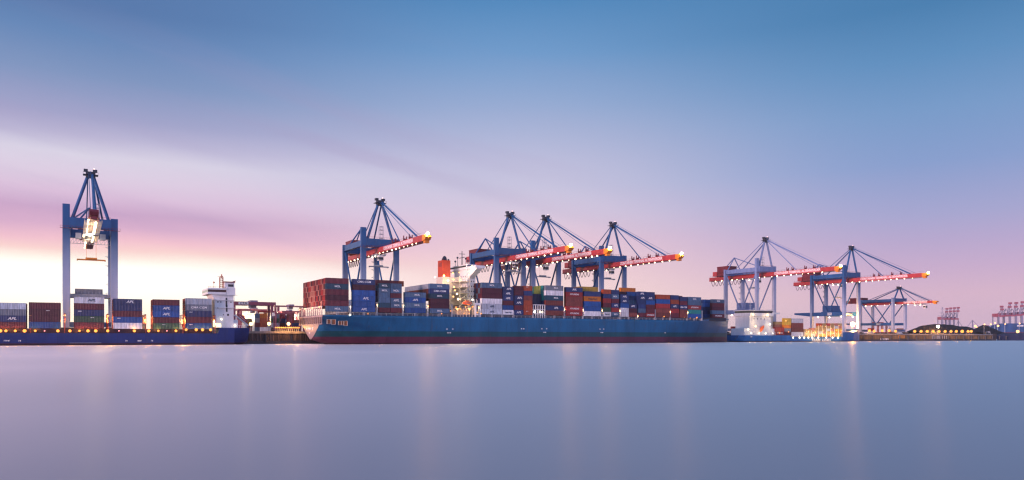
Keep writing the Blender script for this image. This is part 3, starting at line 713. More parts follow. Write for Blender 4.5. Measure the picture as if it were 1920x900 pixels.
    # trolley, cab, ropes, spreader
    ty = trolley_y; t = MB(); t.box(-3, 3, ty-4, ty+4, Z(bz0)-1.4, Z(bz0)-.75); t.box(-3.2, -2.2, ty-4.4, ty+4.4, Z(bz0)-.75, Z(bz0)-.35); t.box(2.2, 3.2, ty-4.4, ty+4.4, Z(bz0)-.75, Z(bz0)-.35)
    tr_ = P('trolley', t, M_STEEL)
    cb = MB().box(-2.6, .2, ty-7.2, ty-4.5, Z(bz0)-4.6, Z(bz0)-1.5).build('cab', M_WHITE, tr_)
    MB().box(-2.65, .25, ty-7.28, ty-7.22, Z(bz0)-4.2, Z(bz0)-2.6).box(-2.66, -2.61, ty-7, ty-4.8, Z(bz0)-4.0, Z(bz0)-2.4).build('cab_window', M_GLASS, cb)
    for dy in (-2.5, 2.5): bulb(tr_, (-3.1, ty+dy, Z(bz0)-1.8), .36, L_WHITE)
    sp = MB(); zz = spreader_z-GZ
    for a in (-2, 2):
        for c in (-1, 1): sp.tube((a, ty+c, Z(bz0)-1.4), (a, ty+c, zz+.6), .05, n=4)
    sp.box(-6, 6, ty-.5, ty+.5, zz-.1, zz+.5)
    for a in (-6, 5.6): sp.box(a, a+.4, ty-1.2, ty+1.2, zz-.3, zz+.3)
    sp.box(-2.4, 2.4, ty-1.1, ty+1.1, zz+.5, zz+1.2)
    if spreader_z > 0: P('spreader', sp, M_YELLOW if word is False else M_STEEL)
    if festoon:
        fb = MB()
        for k in range(8):
            y0 = back-3-k*4.3; pts = [(-1.9, y0-4.3*i/8, Z(bz0)-.2-4.4*(1-(2*i/8-1)**2)) for i in range(9)]; fb.path(pts, .20, 5)
        P('festoon_cable', fb, M_ROPE)
    return root
for (xc, lab, kw) in (
    (-101.9, 'left quay crane seen head-on, spreader hanging between its legs', dict(trolley_y=-16, spreader_z=40.5, festoon=False, word=False, head_on=True)),
    (49.3, 'quay crane rising behind the stern of the big container ship', dict(trolley_y=2, spreader_z=46)),
    (140.0, 'quay crane next to the white bridge of the big ship', dict(trolley_y=-3, spreader_z=47)),
    (168.4, 'middle of the three clustered quay cranes over the big ship', dict(trolley_y=4, spreader_z=45)),
    (226.4, 'quay crane with long lit boom, right of the cluster of three', dict(trolley_y=6, spreader_z=46)),
    (387.3, 'pale motion-ghosted quay crane standing behind the floodlit white deckhouse', dict(blue=M_CRANE_GHOST, trolley_y=12, spreader_z=45)),
    (501.5, 'tall quay crane over the bow of the small feeder, beside brightest floodlight', dict(trolley_y=14, spreader_z=40))):
    crane(xc, lab, **kw)
xs = (ux(1679, 0)+ux(1702, 0))/2
crane(xs, 'smaller low quay crane with short boom, furthest right on the pier', tall=False, sz=.655, hs=(ux(1702, 0)-ux(1679, 0))/2, gauge=34, reach=36.4, back=41.5, festoon=False, word=True, spreader_z=0, trolley_y=-20, platform=False, apex_h=80)
# grey box parked on the lashing platform of the left crane
container(-108.6, -96.4, 2.5+9, 25.45, 2.7, 'grey', '@ container parked on the platform between the legs of the left crane', None)

# ------------------------------------------------------------------ left feeder
FY = -26.0
M_HULL2 = band_paint('feeder_hull_paint', [(-5, (.02, .008, .016)), (.5, (.045, .012, .03)), (1.0, (.013, .030, .165))])
fd = empty('feeder_ship', (ux(468, FY), FY+12.2, 0), 'long dark blue feeder ship at left, cut off by the picture edge', 'ship')
fx = lambda u, y=FY: ux(u, y)-ux(468, FY)
fl = lambda y: y-(FY+12.2)
xe = fx(468)
zdk = vz(624.5, ux(100, FY), FY); zaf = vz(614.6, ux(440, FY), FY)
sta = [(-170, 3, -4, 1.0, zdk+2.5, 0), (-165, 7, -4, .6, zdk+2, 0), (-150, 11, -4, .25, zdk, 0), (-130, 12.2, -4, .05, zdk, 0), (-60, 12.2, -4, .02, zdk, 0), (fx(409), 12.2, -4, .03, zdk, 0), (fx(412.5), 12.2, -4, .03, zaf, 0), (fx(440), 12.2, -4, .06, zaf, 0), (-8, 12.2, -2.2, .16, zaf, 0), (-2.5, 12.1, -.6, .30, zaf, 0), (0, 11.9, .4, .36, zaf, 0)]
hull_mesh(sta, zdk, 12.2, 0, 10).build('hull', M_HULL2, fd)
co_ = MB(); zc = vz(616.2, ux(200, FY), FY); co_.box(-150, fx(399), -10.6, 10.6, zdk-.05, zc-.05)
for k in range(34):
    x = -134+k*3.6
    if x < fx(400): co_.box(x-.12, x+.12, -11.9, -11.7, zdk, zdk+1.1)
co_.box(-140, fx(408), -11.9, -11.8, zdk+1.05, zdk+1.15)
co_.build('hatch_coaming', paint('feeder_coaming', (.06, .03, .06), .6, .4, .6), fd)
w_ = MB(); w_.box(fx(130), fx(190), -12.3, -12.22, vz(643.2, ux(160, FY), FY), vz(642.6, ux(160, FY), FY)); w_.build('rubbing_strake', M_STEEL, fd)
for u, s in ((13, '-----'), (37, '--'), (237, '--'), (262, '----'), (285, '--')): x = fx(u); lettering(s, .75, (x, -12.24, vz(639, ux(u, FY), FY)), fd, M_LETTER, name='hull_mark')
for i, u in enumerate((0.5, 11, 28.5, 46, 66, 83.5, 108.5, 131, 149, 165, 179.5, 202, 223, 252, 279, 297, 313, 330, 349, 368, 380, 395)):
    big = i not in (5, 12, 16); v = 620.3 if u < 340 else 618.3
    bulb(fd, (fx(u), -12.0, vz(v, ux(u, FY), FY)), .64*random.uniform(.72, 1.15) if big else .28, L_SODIUM if big else glow('lamp_pinkish', (1, .30, .30), 3), 'deck_lamp')
    if big: shine(fd, (fx(u), -12.6, vz(v, ux(u, FY), FY)+.3), 550, ORANGE)
LEFT = [(-14, 48.5, 567.5, 'maroon navy:APL grey pale_grey'), (54, 113.5, 567, 'blue dark_maroon dark_maroon:KLI maroon'), (138.5, 195.5, 557, 'maroon green:KLI navy:HAM maroon white:APL'),
        (212.5, 266.7, 560.3, 'white blue:HAM maroon navy navy:APL'), (287, 337, 561.5, 'green:KLI maroon blue:APL blue:APL maroon'), (348.5, 397.3, 559.3, 'blue:HAM maroon navy:HAM grey:CMA pale_grey')]
G2 = 'containers stacked on the left feeder'
for n, (u0, u1, vt, cs) in enumerate(LEFT, 1):
    cs = cs.split(); x0, x1 = ux(u0, FY), ux(u1, FY); zt = vz(vt, (x0+x1)/2, FY); hh = (zt-zc)/len(cs)
    for t, c in enumerate(cs):
        container(x0, x1, FY+1.4, zc+t*hh, hh, c, f"@ container, {TIER[t] if t < len(cs)-1 else 'top'}, {ORD[n]} stack from the left edge on the left feeder", G2)
    for r in (1, 2, 3, 4):
        for t in range(len(cs)):
            container(x0, x1, FY+1.4+2.55*r, zc+t*hh, hh, ['red','salmon','brown_red','orange_red'][(t+r*3+n) % 4], f'@ container, {TIER[t]}, {ORD[r+1]} row behind the {ORD[n]} stack on the left feeder', G2, True)
    # red lashing frames in the gaps
    lf = MB(); x = fx(u1)+1.6
    for y in (-11.5, -7, -2, 3, 8): lf.box(x-.15, x+.15, y-.15, y+.15, zdk, zc+7)
    for z in (zc+2.4, zc+5, zc+6.9): lf.box(x-.2, x+.2, -11.6, 8.2, z, z+.15)
    lf.beam((x, -11.5, zdk+1), (x, -7, zc+4), .15, .15)
    f_ = lf.build('lashing_frame', paint('lashing_red', (.45, .09, .06), .5, .2), fd)
    if n < 6: bulb(f_, (x, -11.0, zc+6), .42 if n < 4 else .25, L_WARM); bulb(f_, (x, -11.0, zc+3), .3, L_WARM)
    shine(f_, (x, -8.0, zc+4), 3200, ORANGE); shine(f_, (x, 1.0, zc+5), 2400, ORANGE)
# deckhouse
ty = FY+2; td0, td1 = ux(402.5, ty), ux(438, ty); tz0, tz1 = zaf, vz(540, td0, ty)
TX = lambda u: ux(u, ty)-ux(468, FY)
dh = empty('accommodation', (0, 0, 0), None, None); dh.parent = fd
b = MB().box(TX(402.5), TX(438), fl(ty), fl(ty)+18, tz0, tz1)
t1 = b.build('deckhouse', M_WHITE, dh)
b = MB()
for v in (553, 563, 577): z = vz(v, td0, ty); b.box(TX(404), TX(445) if v == 553 else TX(440), fl(ty)-.9, fl(ty)-.02, z, z+.18)
for u in (404, 415, 428, 439): b.box(TX(u)-.08, TX(u)+.08, fl(ty)-.85, fl(ty)-.75, vz(563, td0, ty), vz(551, td0, ty))
b.build('walkway', M_WHITE, t1)
b = []
for u, v, w, hh in ((408.5, 566, .6, .6), (408.5, 577, .6, .6), (427.5, 590, .9, 1.0), (424.5, 566, .8, 4.4), (425, 578, .8, 3.4), (414, 566, .5, .6), (433, 566, .5, .6), (419, 590, .5, .5)): z = vz(v, td0, ty); b.append((TX(u)-w/2, TX(u)+w/2, fl(ty)-.04, fl(ty)+.1, z-hh/2, z+hh/2))
each('window', M_GLASS, t1, b)
lw_ = []
for u0, u1, v0, v1 in ((399.5, 403, 605, 613), (405.5, 414.5, 606.5, 613.5), (437, 443, 607, 613)): lw_.append((TX(u0), TX(u1), fl(ty)-.06, fl(ty)+.3, vz(v1, td0, ty), vz(v0, td0, ty)))
each('lit_window', L_WIN, t1, lw_)
wz0, wz1 = tz1, vz(537.5, td0, ty)
b = MB(); z2 = vz(539, td0, ty); z3 = vz(553, td0, ty)
b.box(TX(389), TX(424), fl(ty)-.6, fl(ty)+19, vz(551.5, td0, ty), vz(547.6, td0, ty)); b.box(TX(389.5), TX(424.5), fl(ty)-.8, fl(ty)+19.2, vz(543, td0, ty), vz(540, td0, ty)); b.box(TX(424.5), TX(441), fl(ty)-.5, fl(ty)+8, vz(553, td0, ty), vz(538.5, td0, ty))
b.prism([(TX(397), vz(551.6, td0, ty)), (TX(402.4), vz(551.6, td0, ty)), (TX(402.4), vz(562, td0, ty))], 'y', fl(ty), fl(ty)+17)
wh = b.build('wheelhouse', M_WHITE, dh)
MB().box(TX(389.6), TX(423.6), fl(ty)-.4, fl(ty)+18.8, vz(547.5, td0, ty), vz(543.1, td0, ty)).build('bridge_window', paint('red_glass', (.05, .015, .02), .15, .1), wh)
b = MB(); b.box(TX(422), TX(440), fl(ty)+.6, fl(ty)+6, vz(538.4, td0, ty), vz(528.5, td0, ty))
cab = b.build('upper_cabin', M_WHITE, dh)
b = MB(); b.box(TX(428), TX(438), fl(ty)+.5, fl(ty)+1, vz(536.5, td0, ty), vz(532, td0, ty)); b.build('window', M_GLASS, cab)
b = MB(); b.box(TX(420), TX(441.5), fl(ty)+.1, fl(ty)+6.5, vz(528.4, td0, ty), vz(526.8, td0, ty)); b.beam((TX(438.5), fl(ty)+3.3, vz(527, td0, ty)), (TX(442), fl(ty)+3.3, vz(524.8, td0, ty)), 6, .3); b.build('roof', M_DECKRED, cab)
b = MB(); zz0, zz1 = vz(540, td0, ty), vz(512.5, td0, ty)
for u in (414.5, 420.5): b.box(TX(u)-.15, TX(u)+.15, fl(ty)+3, fl(ty)+3.3, zz0, zz1-1.5); b.box(TX(u)-.15, TX(u)+.15, fl(ty)+4.6, fl(ty)+4.9, zz0, zz1-1.5)
for k in range(6): z = zz0+k*(zz1-zz0-1)/6; b.box(TX(414), TX(421), fl(ty)+2.9, fl(ty)+5, z, z+.12); b.beam((TX(414.5), fl(ty)+3.1, z), (TX(420.5), fl(ty)+3.1, z+1.2), .12, .12)
b.box(TX(410), TX(421), fl(ty)+3.8, fl(ty)+4.1, vz(517, td0, ty), vz(516.4, td0, ty)); b.tube((TX(418), fl(ty)+4, zz1-2), (TX(418), fl(ty)+4, zz1), .3); b.box(TX(416), TX(420.5), fl(ty)+3.5, fl(ty)+4.5, zz1-1.4, zz1-.9)
b.tube((TX(405.8), fl(ty)+8, zz0), (TX(405.8), fl(ty)+8, vz(528.5, td0, ty)), .08); b.ball((TX(405.8), fl(ty)+8, vz(527.5, td0, ty)), .5)
for u in (392, 396, 400, 404): b.tube((TX(u), fl(ty)+1, vz(540, td0, ty)), (TX(u), fl(ty)+1, vz(536.5, td0, ty)), .06)
b.box(TX(390), TX(413), fl(ty)+.95, fl(ty)+1.05, vz(537.5, td0, ty), vz(537.2, td0, ty))
b.build('radar_mast', paint('mast_lit_orange', (.55, .27, .18), .5, .1), dh)  # orange lamplight on the mast is put into its colour
b = MB(); b.box(TX(424), TX(446), fl(ty)-.2, fl(ty)+14, tz0, vz(605, td0, ty)); b.box(TX(430), TX(447), fl(ty)+1, fl(ty)+13, vz(604.9, td0, ty), vz(599, td0, ty))
for u in (441, 445, 449, 453, 457): b.box(TX(u)-.08, TX(u)+.08, fl(ty)-.3, fl(ty)-.15, tz0, tz0+1.3)
b.box(TX(438), TX(460), fl(ty)-.3, fl(ty)-.2, tz0+1.2, tz0+1.3)
b.build('aft_house', M_WHITE, dh)
for u, v in ((403, 608), (411, 610), (440, 610), (414.5, 598.5)): bulb(dh, (TX(u), fl(ty)-.9, vz(v, td0, ty)), .3, L_WHITE)
# free-fall boat and its ramp at the stern
xl = ux(454, FY+9); zl = vz(597, xl, FY+9)
lifeboat(xl, FY+9, zl, 7.0, 0, R(40), 'red and white free-fall lifeboat tilted on the stern of the left feeder', paint('boat_red', (.42, .05, .06), .4, .1))
rp = MB(); rp.beam((xl-3.8-ux(468, FY), fl(FY+9)-1.5, zl+1.8), (xl+3-ux(468, FY), fl(FY+9)-1.5, zl-3.8), .4, .5); rp.beam((xl-3.8-ux(468, FY), fl(FY+9)+1.5, zl+1.8), (xl+3-ux(468, FY), fl(FY+9)+1.5, zl-3.8), .4, .5)
for dx, dz in ((-3, 1), (2, -3)):
    for dy in (-1.5, 1.5): rp.box(xl+dx-ux(468, FY)-.15, xl+dx-ux(468, FY)+.15, fl(FY+9)+dy-.15, fl(FY+9)+dy+.15, zaf-.1, zl+dz-.3)
rp.build('boat_ramp', M_WHITE, fd)

# ------------------------------------------------------------------ right feeder
RY = -24.0
rs = ux(1386, RY); re = ux(1611, RY+9)
M_HULL3 = band_paint('small_feeder_paint', [(-5, (.03, .012, .03)), (.7, (.012, .14, .40))])
r3 = empty('feeder_ship', (rs, RY+9, 0), 'small blue feeder ship with floodlit white deckhouse and white hull lettering', 'ship')
Ln = re-rs; q0 = vz(628.7, ux(1440, RY), RY); q1 = vz(632.5, ux(1530, RY), RY); q2 = vz(622, ux(1590, RY), RY)
q1 = max(q1, 3.6)
sx_ = lambda u, y=RY: ux(u, y)-rs
sta = [(0, 8.4, .8, .4, q0, 0), (4, 9, -1, .25, q0, 0), (14, 9, -3, .08, q0, 0), (sx_(1481), 9, -3, .03, q0, 0), (sx_(1483), 9, -3, .03, q1, 0), (sx_(1576), 9, -3, .06, q1, 0), (sx_(1580), 8.6, -3, .1, q2-.6, 0), (Ln-16, 6.4, -3, .3, q2, 0), (Ln-7, 3.4, -3, .6, q2+.8, 0), (Ln, .3, -3, 1.2, q2+1.2, 0)]
hull_mesh(sta, q0, 9, 0, 10).build('hull', M_HULL3, r3)
lettering('TEAM  LINES', 2.1, (sx_(1539.5), -9.04, vz(637.6, ux(1539, RY), RY)), r3, M_LETTER, shear=.15, wide=1.55)
lettering('----', .9, (sx_(1409), -9.04, vz(631.5, ux(1409, RY), RY)), r3, M_LETTER)
ry = RY+1.5; Y3 = -7.5
XX = lambda u: ux(u, ry)-rs
ZZ = lambda v, u=1430: vz(v, ux(u, ry), ry)
dh = empty('accommodation', (0, 0, 0), None, None); dh.parent = r3
t3 = MB().box(XX(1405), XX(1446), Y3, Y3+14, q0, ZZ(593)).box(XX(1395), XX(1452), Y3-.2, Y3+13, q0, ZZ(616)).build('deckhouse', M_WHITE, dh)
b = []
for v in (599,):
    for k in range(4): u = 1413+k*6.5; b.append((XX(u), XX(u)+.9, Y3-.05, Y3+.1, ZZ(v), ZZ(v)+.8))
each('window', M_GLASS, t3, b)
wh = MB().box(XX(1404), XX(1448), Y3-1.2, Y3+15, ZZ(592.9), ZZ(587.2)).box(XX(1403), XX(1450), Y3-1.6, Y3+15.3, ZZ(583), ZZ(582)).box(XX(1446), XX(1460), Y3-1.1, Y3+1.5, ZZ(588.5), ZZ(585.5)).build('wheelhouse', M_WHITE, dh)
MB().box(XX(1405), XX(1447), Y3-1.0, Y3+14.6, ZZ(587.1), ZZ(583.1)).build('bridge_window', M_GLASS, wh)
b = MB(); b.tube((XX(1417), -2, ZZ(582)), (XX(1417), -2, ZZ(563)), .3, .15); b.beam((XX(1414), -2, ZZ(568)), (XX(1421), -2, ZZ(568)), .25, .25); b.beam((XX(1415), -2, ZZ(573)), (XX(1420), -2, ZZ(573)), .5, .3); b.tube((XX(1435), -1, ZZ(582)), (XX(1435), -1, ZZ(550)), .28, .2)
b.ball((XX(1428), 0, ZZ(579)), 1.0); b.build('radar_mast', M_STEEL, dh)
MB().box(XX(1446), XX(1457), Y3+4, Y3+10, q0, ZZ(580)).build('funnel', M_CREAM, r3)
b = MB()
for k in range(16): u = 1391+k*4; b.box(XX(u)-.1, XX(u)+.1, -8.8, -8.6, q0, q0+2.6 if k % 2 else q0+1.2)
b.box(XX(1391), XX(1451), -8.85, -8.7, q0+2.5, q0+2.7); b.box(XX(1391), XX(1451), -8.8, -8.7, q0+1.1, q0+1.2)
b.build('deck_rail', M_WHITE, dh)
for u, v, r, m in ((1408.5, 590, .75, L_FLOOD), (1436, 590, .75, L_FLOOD), (1399, 618, .5, L_WHITE), (1413, 612, .8, L_FLOOD), (1420, 625, .5, L_WHITE), (1405, 624.5, .5, L_WHITE), (1440, 608, .6, L_WHITE), (1432, 625, .5, L_WHITE), (1445, 625, .4, L_WHITE), (1458, 624, .6, L_SODIUM), (1475, 622, .6, L_SODIUM), (1470, 601, .5, L_WARM)):
    bulb(dh, (XX(u), Y3-1.9, ZZ(v)), r*.7, m)
for u, v, w in ((1408.5, 592, 5000), (1436, 592, 5000), (1413, 606, 5000), (1422, 622, 3500), (1400, 620, 3000), (1441, 615, 4000), (1460, 618, 2500), (1474, 612, 3000), (1472, 597, 1500)): shine(dh, (XX(u), Y3-4.2, ZZ(v)), w*.11, (1, .66, .30))
xl = ux(1429.5, RY); lifeboat(xl, RY+.2, vz(616, xl, RY), 6.5, 0, R(-52), 'orange free-fall lifeboat tilted steeply before the floodlit white deckhouse')
for i, u in enumerate((1487, 1499, 1507.5, 1515.5, 1523, 1534, 1549, 1561, 1571)):
    bulb(r3, (sx_(u), -9.1, vz(633, ux(u, RY), RY)), .46, L_WHITE, 'deck_lamp')
RB = [(1451.5, 1468, 613.5, 'red:HYU red'), (1468.5, 1480.8, 596.5, 'maroon grey orange yellow yellow'), (1482, 1504, 597, 'white brown_red brown_red white'), (1451.5, 1467, 603, 'salmon tan')]
G3 = 'containers stacked on the small feeder'
bz = q0+.3
for n, (u0, u1, vt, cs) in enumerate(RB, 1):
    cs = cs.split(); yy = RY+1.6 if n < 4 else RY+4.3; x0, x1 = ux(u0, yy), ux(u1, yy); zt = vz(vt, x0, yy); b0 = bz if n != 3 else vz(631, x0, yy)
    if n == 4: b0 = vz(613.5, x0, yy)
    hh = (zt-b0)/len(cs)
    for t, c in enumerate(cs):
        nm = {1: 'lettered red stack beside', 2: 'yellow-topped stack beside', 3: 'free-standing white and brown stack forward of', 4: 'second row just behind'}[n]
        container(x0, x1, yy, b0+t*hh, hh, c, f'@ container, {TIER[t]}, {nm} the small feeder deckhouse', G3)
MB().box(sx_(1451), sx_(1482), -8.6, 8.6, q0, bz-.02).build('hatch_cover', M_DARK, r3)
MB().box(sx_(1482), sx_(1577), -8.6, 8.6, q1, vz(631.3, ux(1500, RY), RY)).build('hatch_cover', M_DARK, r3)
pal3 = ['tan','yellow','salmon','tan','orange','tan','pale_grey','yellow']
for n, (u0, u1, vt, k) in enumerate(((1506, 1518, 617, 2), (1518.5, 1531, 615, 2), (1532, 1546.5, 606, 4), (1547, 1561.5, 606, 4), (1562, 1576, 606, 4)), 1):
    x0, x1 = ux(u0, RY+1.6), ux(u1, RY+1.6); b0 = vz(631, x0, RY); hh = (vz(vt, x0, RY)-b0)/(k+1)
    for t in range(k+1):
        c = pal3[(n*3+t*5) % 8] if t < k else ['tan','salmon','orange_red','red','salmon'][n-1]
        xm = (x0+x1)/2
        container(x0, xm-.1, RY+1.6, b0+t*hh, hh, c, f'@ short container, {TIER[t]}, aft half, {ORD[n]} floodlit stack near the small feeder bow', G3)
        container(xm+.1, x1, RY+1.6, b0+t*hh, hh, pal3[(n*5+t*3) % 8], f'@ short container, {TIER[t]}, forward half, {ORD[n]} floodlit stack near the small feeder bow', G3)
    # lashing rods in front
    lr = MB(); xa, xb = x0-rs, x1-rs
    for j in range(3):
        xx = xa+(xb-xa)*j/2; lr.box(xx-.14, xx+.14, -9.0, -8.75, b0-.6, b0+(k+.2)*hh)
        if j < 2:
            xn = xa+(xb-xa)*(j+1)/2; lr.beam((xx, -8.9, b0), (xn, -8.9, b0+2*hh), .1, .1); lr.beam((xn, -8.9, b0), (xx, -8.9, b0+2*hh), .1, .1)
    lr.box(xa, xb, -9.0, -8.8, b0+1*hh, b0+1*hh+.15)
    w = lr.build('lashing_frame', M_CREAM, r3)
    shine(w, ((xa+xb)/2, -12, b0+2), 1800, (1, .62, .24))
    for j in range(2 if k == 2 else 3): bulb(w, (xa+(xb-xa)*(.2+.3*j), -9.5, b0+(1.0+(j*1.7+n) % (k-.4))*hh), .22, L_WARM)
b = MB(); b.box(sx_(1577), sx_(1589), -4, 4, q1, vz(606, ux(1580, RY), RY)); b.tube((sx_(1594), 0, q2), (sx_(1594), 0, q2+9), .25, .15)
b.build('forecastle_house', M_STEEL, r3)

me = bpy.data.meshes.new('stacked_containers'); me.from_pydata(MASS['v'], [], MASS['f'])
for mt in MASS['mats']: me.materials.append(mt)
me.polygons.foreach_set('material_index', MASS['m']); me.update()
tag(link('stacked_containers', me), 'inner rows of stacked containers seen behind and above the outer stacks on the ships', 'containers', None, 'stuff')

# ------------------------------------------------------------------ quay, pier and ground
QR = ux(1868, 0)
def struct(o): o['kind'] = 'structure'; return o
g = MB(); g.raw([(-900, .8, GZ-.004), (QR, .8, GZ-.004), (QR, 700, GZ-.004), (-900, 700, GZ-.004)], [(0,1,2,3)])
struct(g.build('terminal_ground', paint('asphalt', (.055, .052, .055), .85, .3, .05, streak=False)))
qw = empty('quay_wall', (0, 0, 0), 'dark sheet-piled quay wall with a concrete edge running behind the ships', 'quay wall')
def piles(x0, x1, mat, name):
    b = MB(); p = 1.4; n = int((x1-x0)/p); pts = []
    for i in range(n):
        x = x0+i*p; pts += [(x, 0.0), (x+.5, 0.0), (x+.7, .35), (x+1.2, .35)]
    pts.append((x1, 0.0))
    vs = [(x, y, z) for x, y in pts for z in (-2, GZ-1.2)]
    b.raw(vs, [(2*i, 2*i+2, 2*i+3, 2*i+1) for i in range(len(pts)-1)])
    return b.build(name, mat, qw)
xm = ux(1605, 0)
piles(-500, xm, M_PILE, 'sheet_piling'); piles(xm, QR-8, M_PILE_L, 'pier_facing')
MB().box(QR-8, QR, -.2, 600, -2, GZ-.01).build('pier_end', M_PILE, qw)
MB().box(-900, QR-8.01, -.35, 1.2, GZ-1.2, GZ+.05).build('quay_coping', M_CONC, qw)
fb = MB()
for i in range(60):
    x = -60+i*14.0
    fb.tube((x, -.8, 1.2), (x, -.8, 5.0), .7); 
fb.build('fender', M_DARK, qw)
lo = MB(); lo.box(-500, QR-8.1, -.12, -.03, -1, 1.6); lo.build('dark_lower_band', M_DARK, qw)  # dark band along the foot of the quay wall
# pale and orange boards on the pier face
pf = MB()
for u in (1748, 1750.5, 1753, 1757, 1759, 1762, 1764.5, 1767, 1771, 1775):
    x = ux(u, -.6); pf.box(x-.35, x+.35, -.75, -.45, 2.0, 5.4)
pf.build('ladder_post', M_STEEL, qw)
x = ux(1691, -.6); MB().box(x-5.2, x+5.2, -.7, -.4, 2.6, 5.6).build('orange_board', paint('orange_board', (.62, .24, .04), .6, .2), qw)
lettering('---- -----', 1.7, (ux(1658, -.6), -.8, 1.9), qw, M_LETTER, wide=1.2)
sg = empty('notice_board', (ux(1853, 1), 1, GZ), 'white notice board at the end of the pier, below the coal heap', 'sign')
MB().box(-5.5, 5.5, -.15, .15, .9, 2.9).build('panel', M_DARK, sg); MB().box(-4.5, -4.3, -.1, .1, 0, .9).box(4.3, 4.5, -.1, .1, 0, .9).build('post', M_STEEL, sg)
lettering('- ---', 1.8, (0, -.18, 1.9), sg, M_LETTER, wide=1.25)

# lamps along the pier and tall floodlights
def lamp_post(u, v, y, r, mat, label, group, watts=0):
    x = ux(u, y); z = vz(v, x, y)
    root = empty('lamp_post', (x, y, GZ), label, 'lamp post', group)
    hgt = max(1.2, z-GZ)
    MB().tube((0, 0, 0), (0, 0, hgt-.2), .16, .09).box(-.5, .5, -.25-1.3*(y < 1), .25, hgt-.2, hgt-.02).build('pole', M_STEEL, root)
    bulb(root, (0, -.5-1.2*(y < 1), hgt), r, mat)
    if watts: shine(root, (0, -1.0-2*(y < 1), hgt), watts, ORANGE if mat is L_SODIUM else (1, .62, .28))
    return root
row = (1712, 1724, 1735.5, 1746.5, 1757.5, 1769, 1780, 1790, 1801, 1812, 1818)
for i, u in enumerate(row, 1):
    lamp_post(u, 621.3, .9, 1.3 if i != 9 else 1.6, L_SODIUM, f'{ORD[i]} orange lamp from the left in the row below the coal heaps', 'orange lamps along the pier', 2500)
for i, (u, v) in enumerate(((1627, 620), (1636, 621), (1651, 620), (1664, 620), (1676, 621)), 1):
    lamp_post(u, v, .9, 1.25, L_SODIUM, f'{ORD[i]} orange lamp from the left between the two rightmost blue cranes', 'orange lamps along the pier', 2500)
lamp_post(1598, 608, -1+3, 1.7, glow('lamp_star', (1, .43, .11), 800), 'brightest floodlight on a post just beyond the bow of the small feeder', None)
lamp_post(1758, 612.3, 25, 1.3, glow('lamp_star', (1, .43, .11), 800), 'floodlight standing above the middle of the long coal heap', None, 3000)
for i, (u, v) in enumerate(((470, 607.5), (504, 607.0), (540.6, 607.2)), 1):
    lamp_post(u, v, 12, .95, L_FLOOD, f"{['left','middle','right'][i-1]} of three bright yard floodlights seen between the two ships", 'floodlights in the container yard', 11000)
for i in range(16): pass
rs_ = [516+k*3.6 for k in range(13)]
for i, u in enumerate(rs_, 1):
    lamp_post(u, 614.2, .9, .40, L_SODIUM, f'{ORD[i]} small orange marker lamp from the left along the quay edge between ships', 'small marker lamps on the quay', 420)

# coal heaps
def heap(name, prof, y0, depth, label):
    xs_ = [ux(u, y0) for u, v in prof]; b = MB(); rows = []
    ny = 10
    for i, ((u, v), x) in enumerate(zip(prof, xs_)):
        zt = max(GZ+.05, vz(v, x, y0)); r_ = []
        for j in range(ny+1):
            t = -1+2*j/ny; zz = GZ+(zt-GZ)*max(0, 1-abs(t)**1.25)
            r_.append((x+random.uniform(-.8, .8), y0+depth*t+random.uniform(-.6, .6), zz+(random.uniform(-.25, .35) if 0 < j < ny else -.3)))
        rows.append(r_)
    vs = [p for r_ in rows for p in r_]; m = ny+1
    b.raw(vs, [(i*m+j, (i+1)*m+j, (i+1)*m+j+1, i*m+j+1) for i in range(len(rows)-1) for j in range(ny)])
    o = b.build(name, M_COAL); tag(o, label, 'coal heap', 'black coal heaps on the pier'); return o
def dens(p, k=3):
    o = []
    for a, b in zip(p, p[1:]):
        for i in range(k): t = i/k; o.append((a[0]+(b[0]-a[0])*t, a[1]+(b[1]-a[1])*t+random.uniform(-.25, .25)))
    return o+[p[-1]]
heap('coal_heap', dens([(1712, 622), (1722, 615.5), (1731, 610.3), (1742, 609), (1758, 608), (1776, 608.3), (1792, 610.5), (1800, 612), (1812, 612.4), (1820, 615.5), (1826, 621)]), 45, 22, 'long flat-topped black coal heap behind the row of orange lamps')
heap('coal_heap', dens([(1823, 622), (1832, 616.5), (1840, 611), (1845, 608.6), (1851, 611.5), (1860, 618), (1867, 622.5)]), 30, 18, 'pointed conical black coal heap at the right end of the pier')
lamp_post(1845, 608.2, 12, .75, L_WARM, 'orange lamp seen at the peak of the pointed coal heap', None)

# red reach stacker / straddle machines and clutter on the pier
def straddle(u, y, label, s=1.0, mat=M_RED):
    x = ux(u, y); root = empty('straddle_carrier', (x, y, GZ), label, 'straddle carrier', 'red straddle carriers on the pier')
    f = MB()
    for a in (-4.5, 4.5):
        for c in (-2.3, 2.3): f.box(a-.3, a+.3, c-.3, c+.3, 1.4, 10.5*s)
    for c in (-2.3, 2.3): f.box(-5.2, 5.2, c-.35, c+.35, 10.5*s, 11.4*s); f.box(-5.4, 5.4, c-.4, c+.4, .9, 1.7)
    for a in (-4.5, 0, 4.5): f.box(a-.3, a+.3, -1.9, 1.9, 10.5*s, 11.2*s)
    f.beam((-4.5, -2.3, 1.7), (0, -2.3, 10.4*s), .25, .25); f.beam((4.5, -2.3, 1.7), (0, -2.3, 10.4*s), .25, .25)
    f.build('frame', mat, root)
    MB().box(-6.3, -4.9, -2.4, -.6, 9.2*s, 11.2*s).build('cab', M_WHITE, root)
    for a in (-4.2, -1.5, 1.5, 4.2):
        for c in (-2.3, 2.3): MB().tube((a, c-.3, .75), (a, c+.3, .75), .75, n=12).build('wheel', M_DARK, root)
    return root
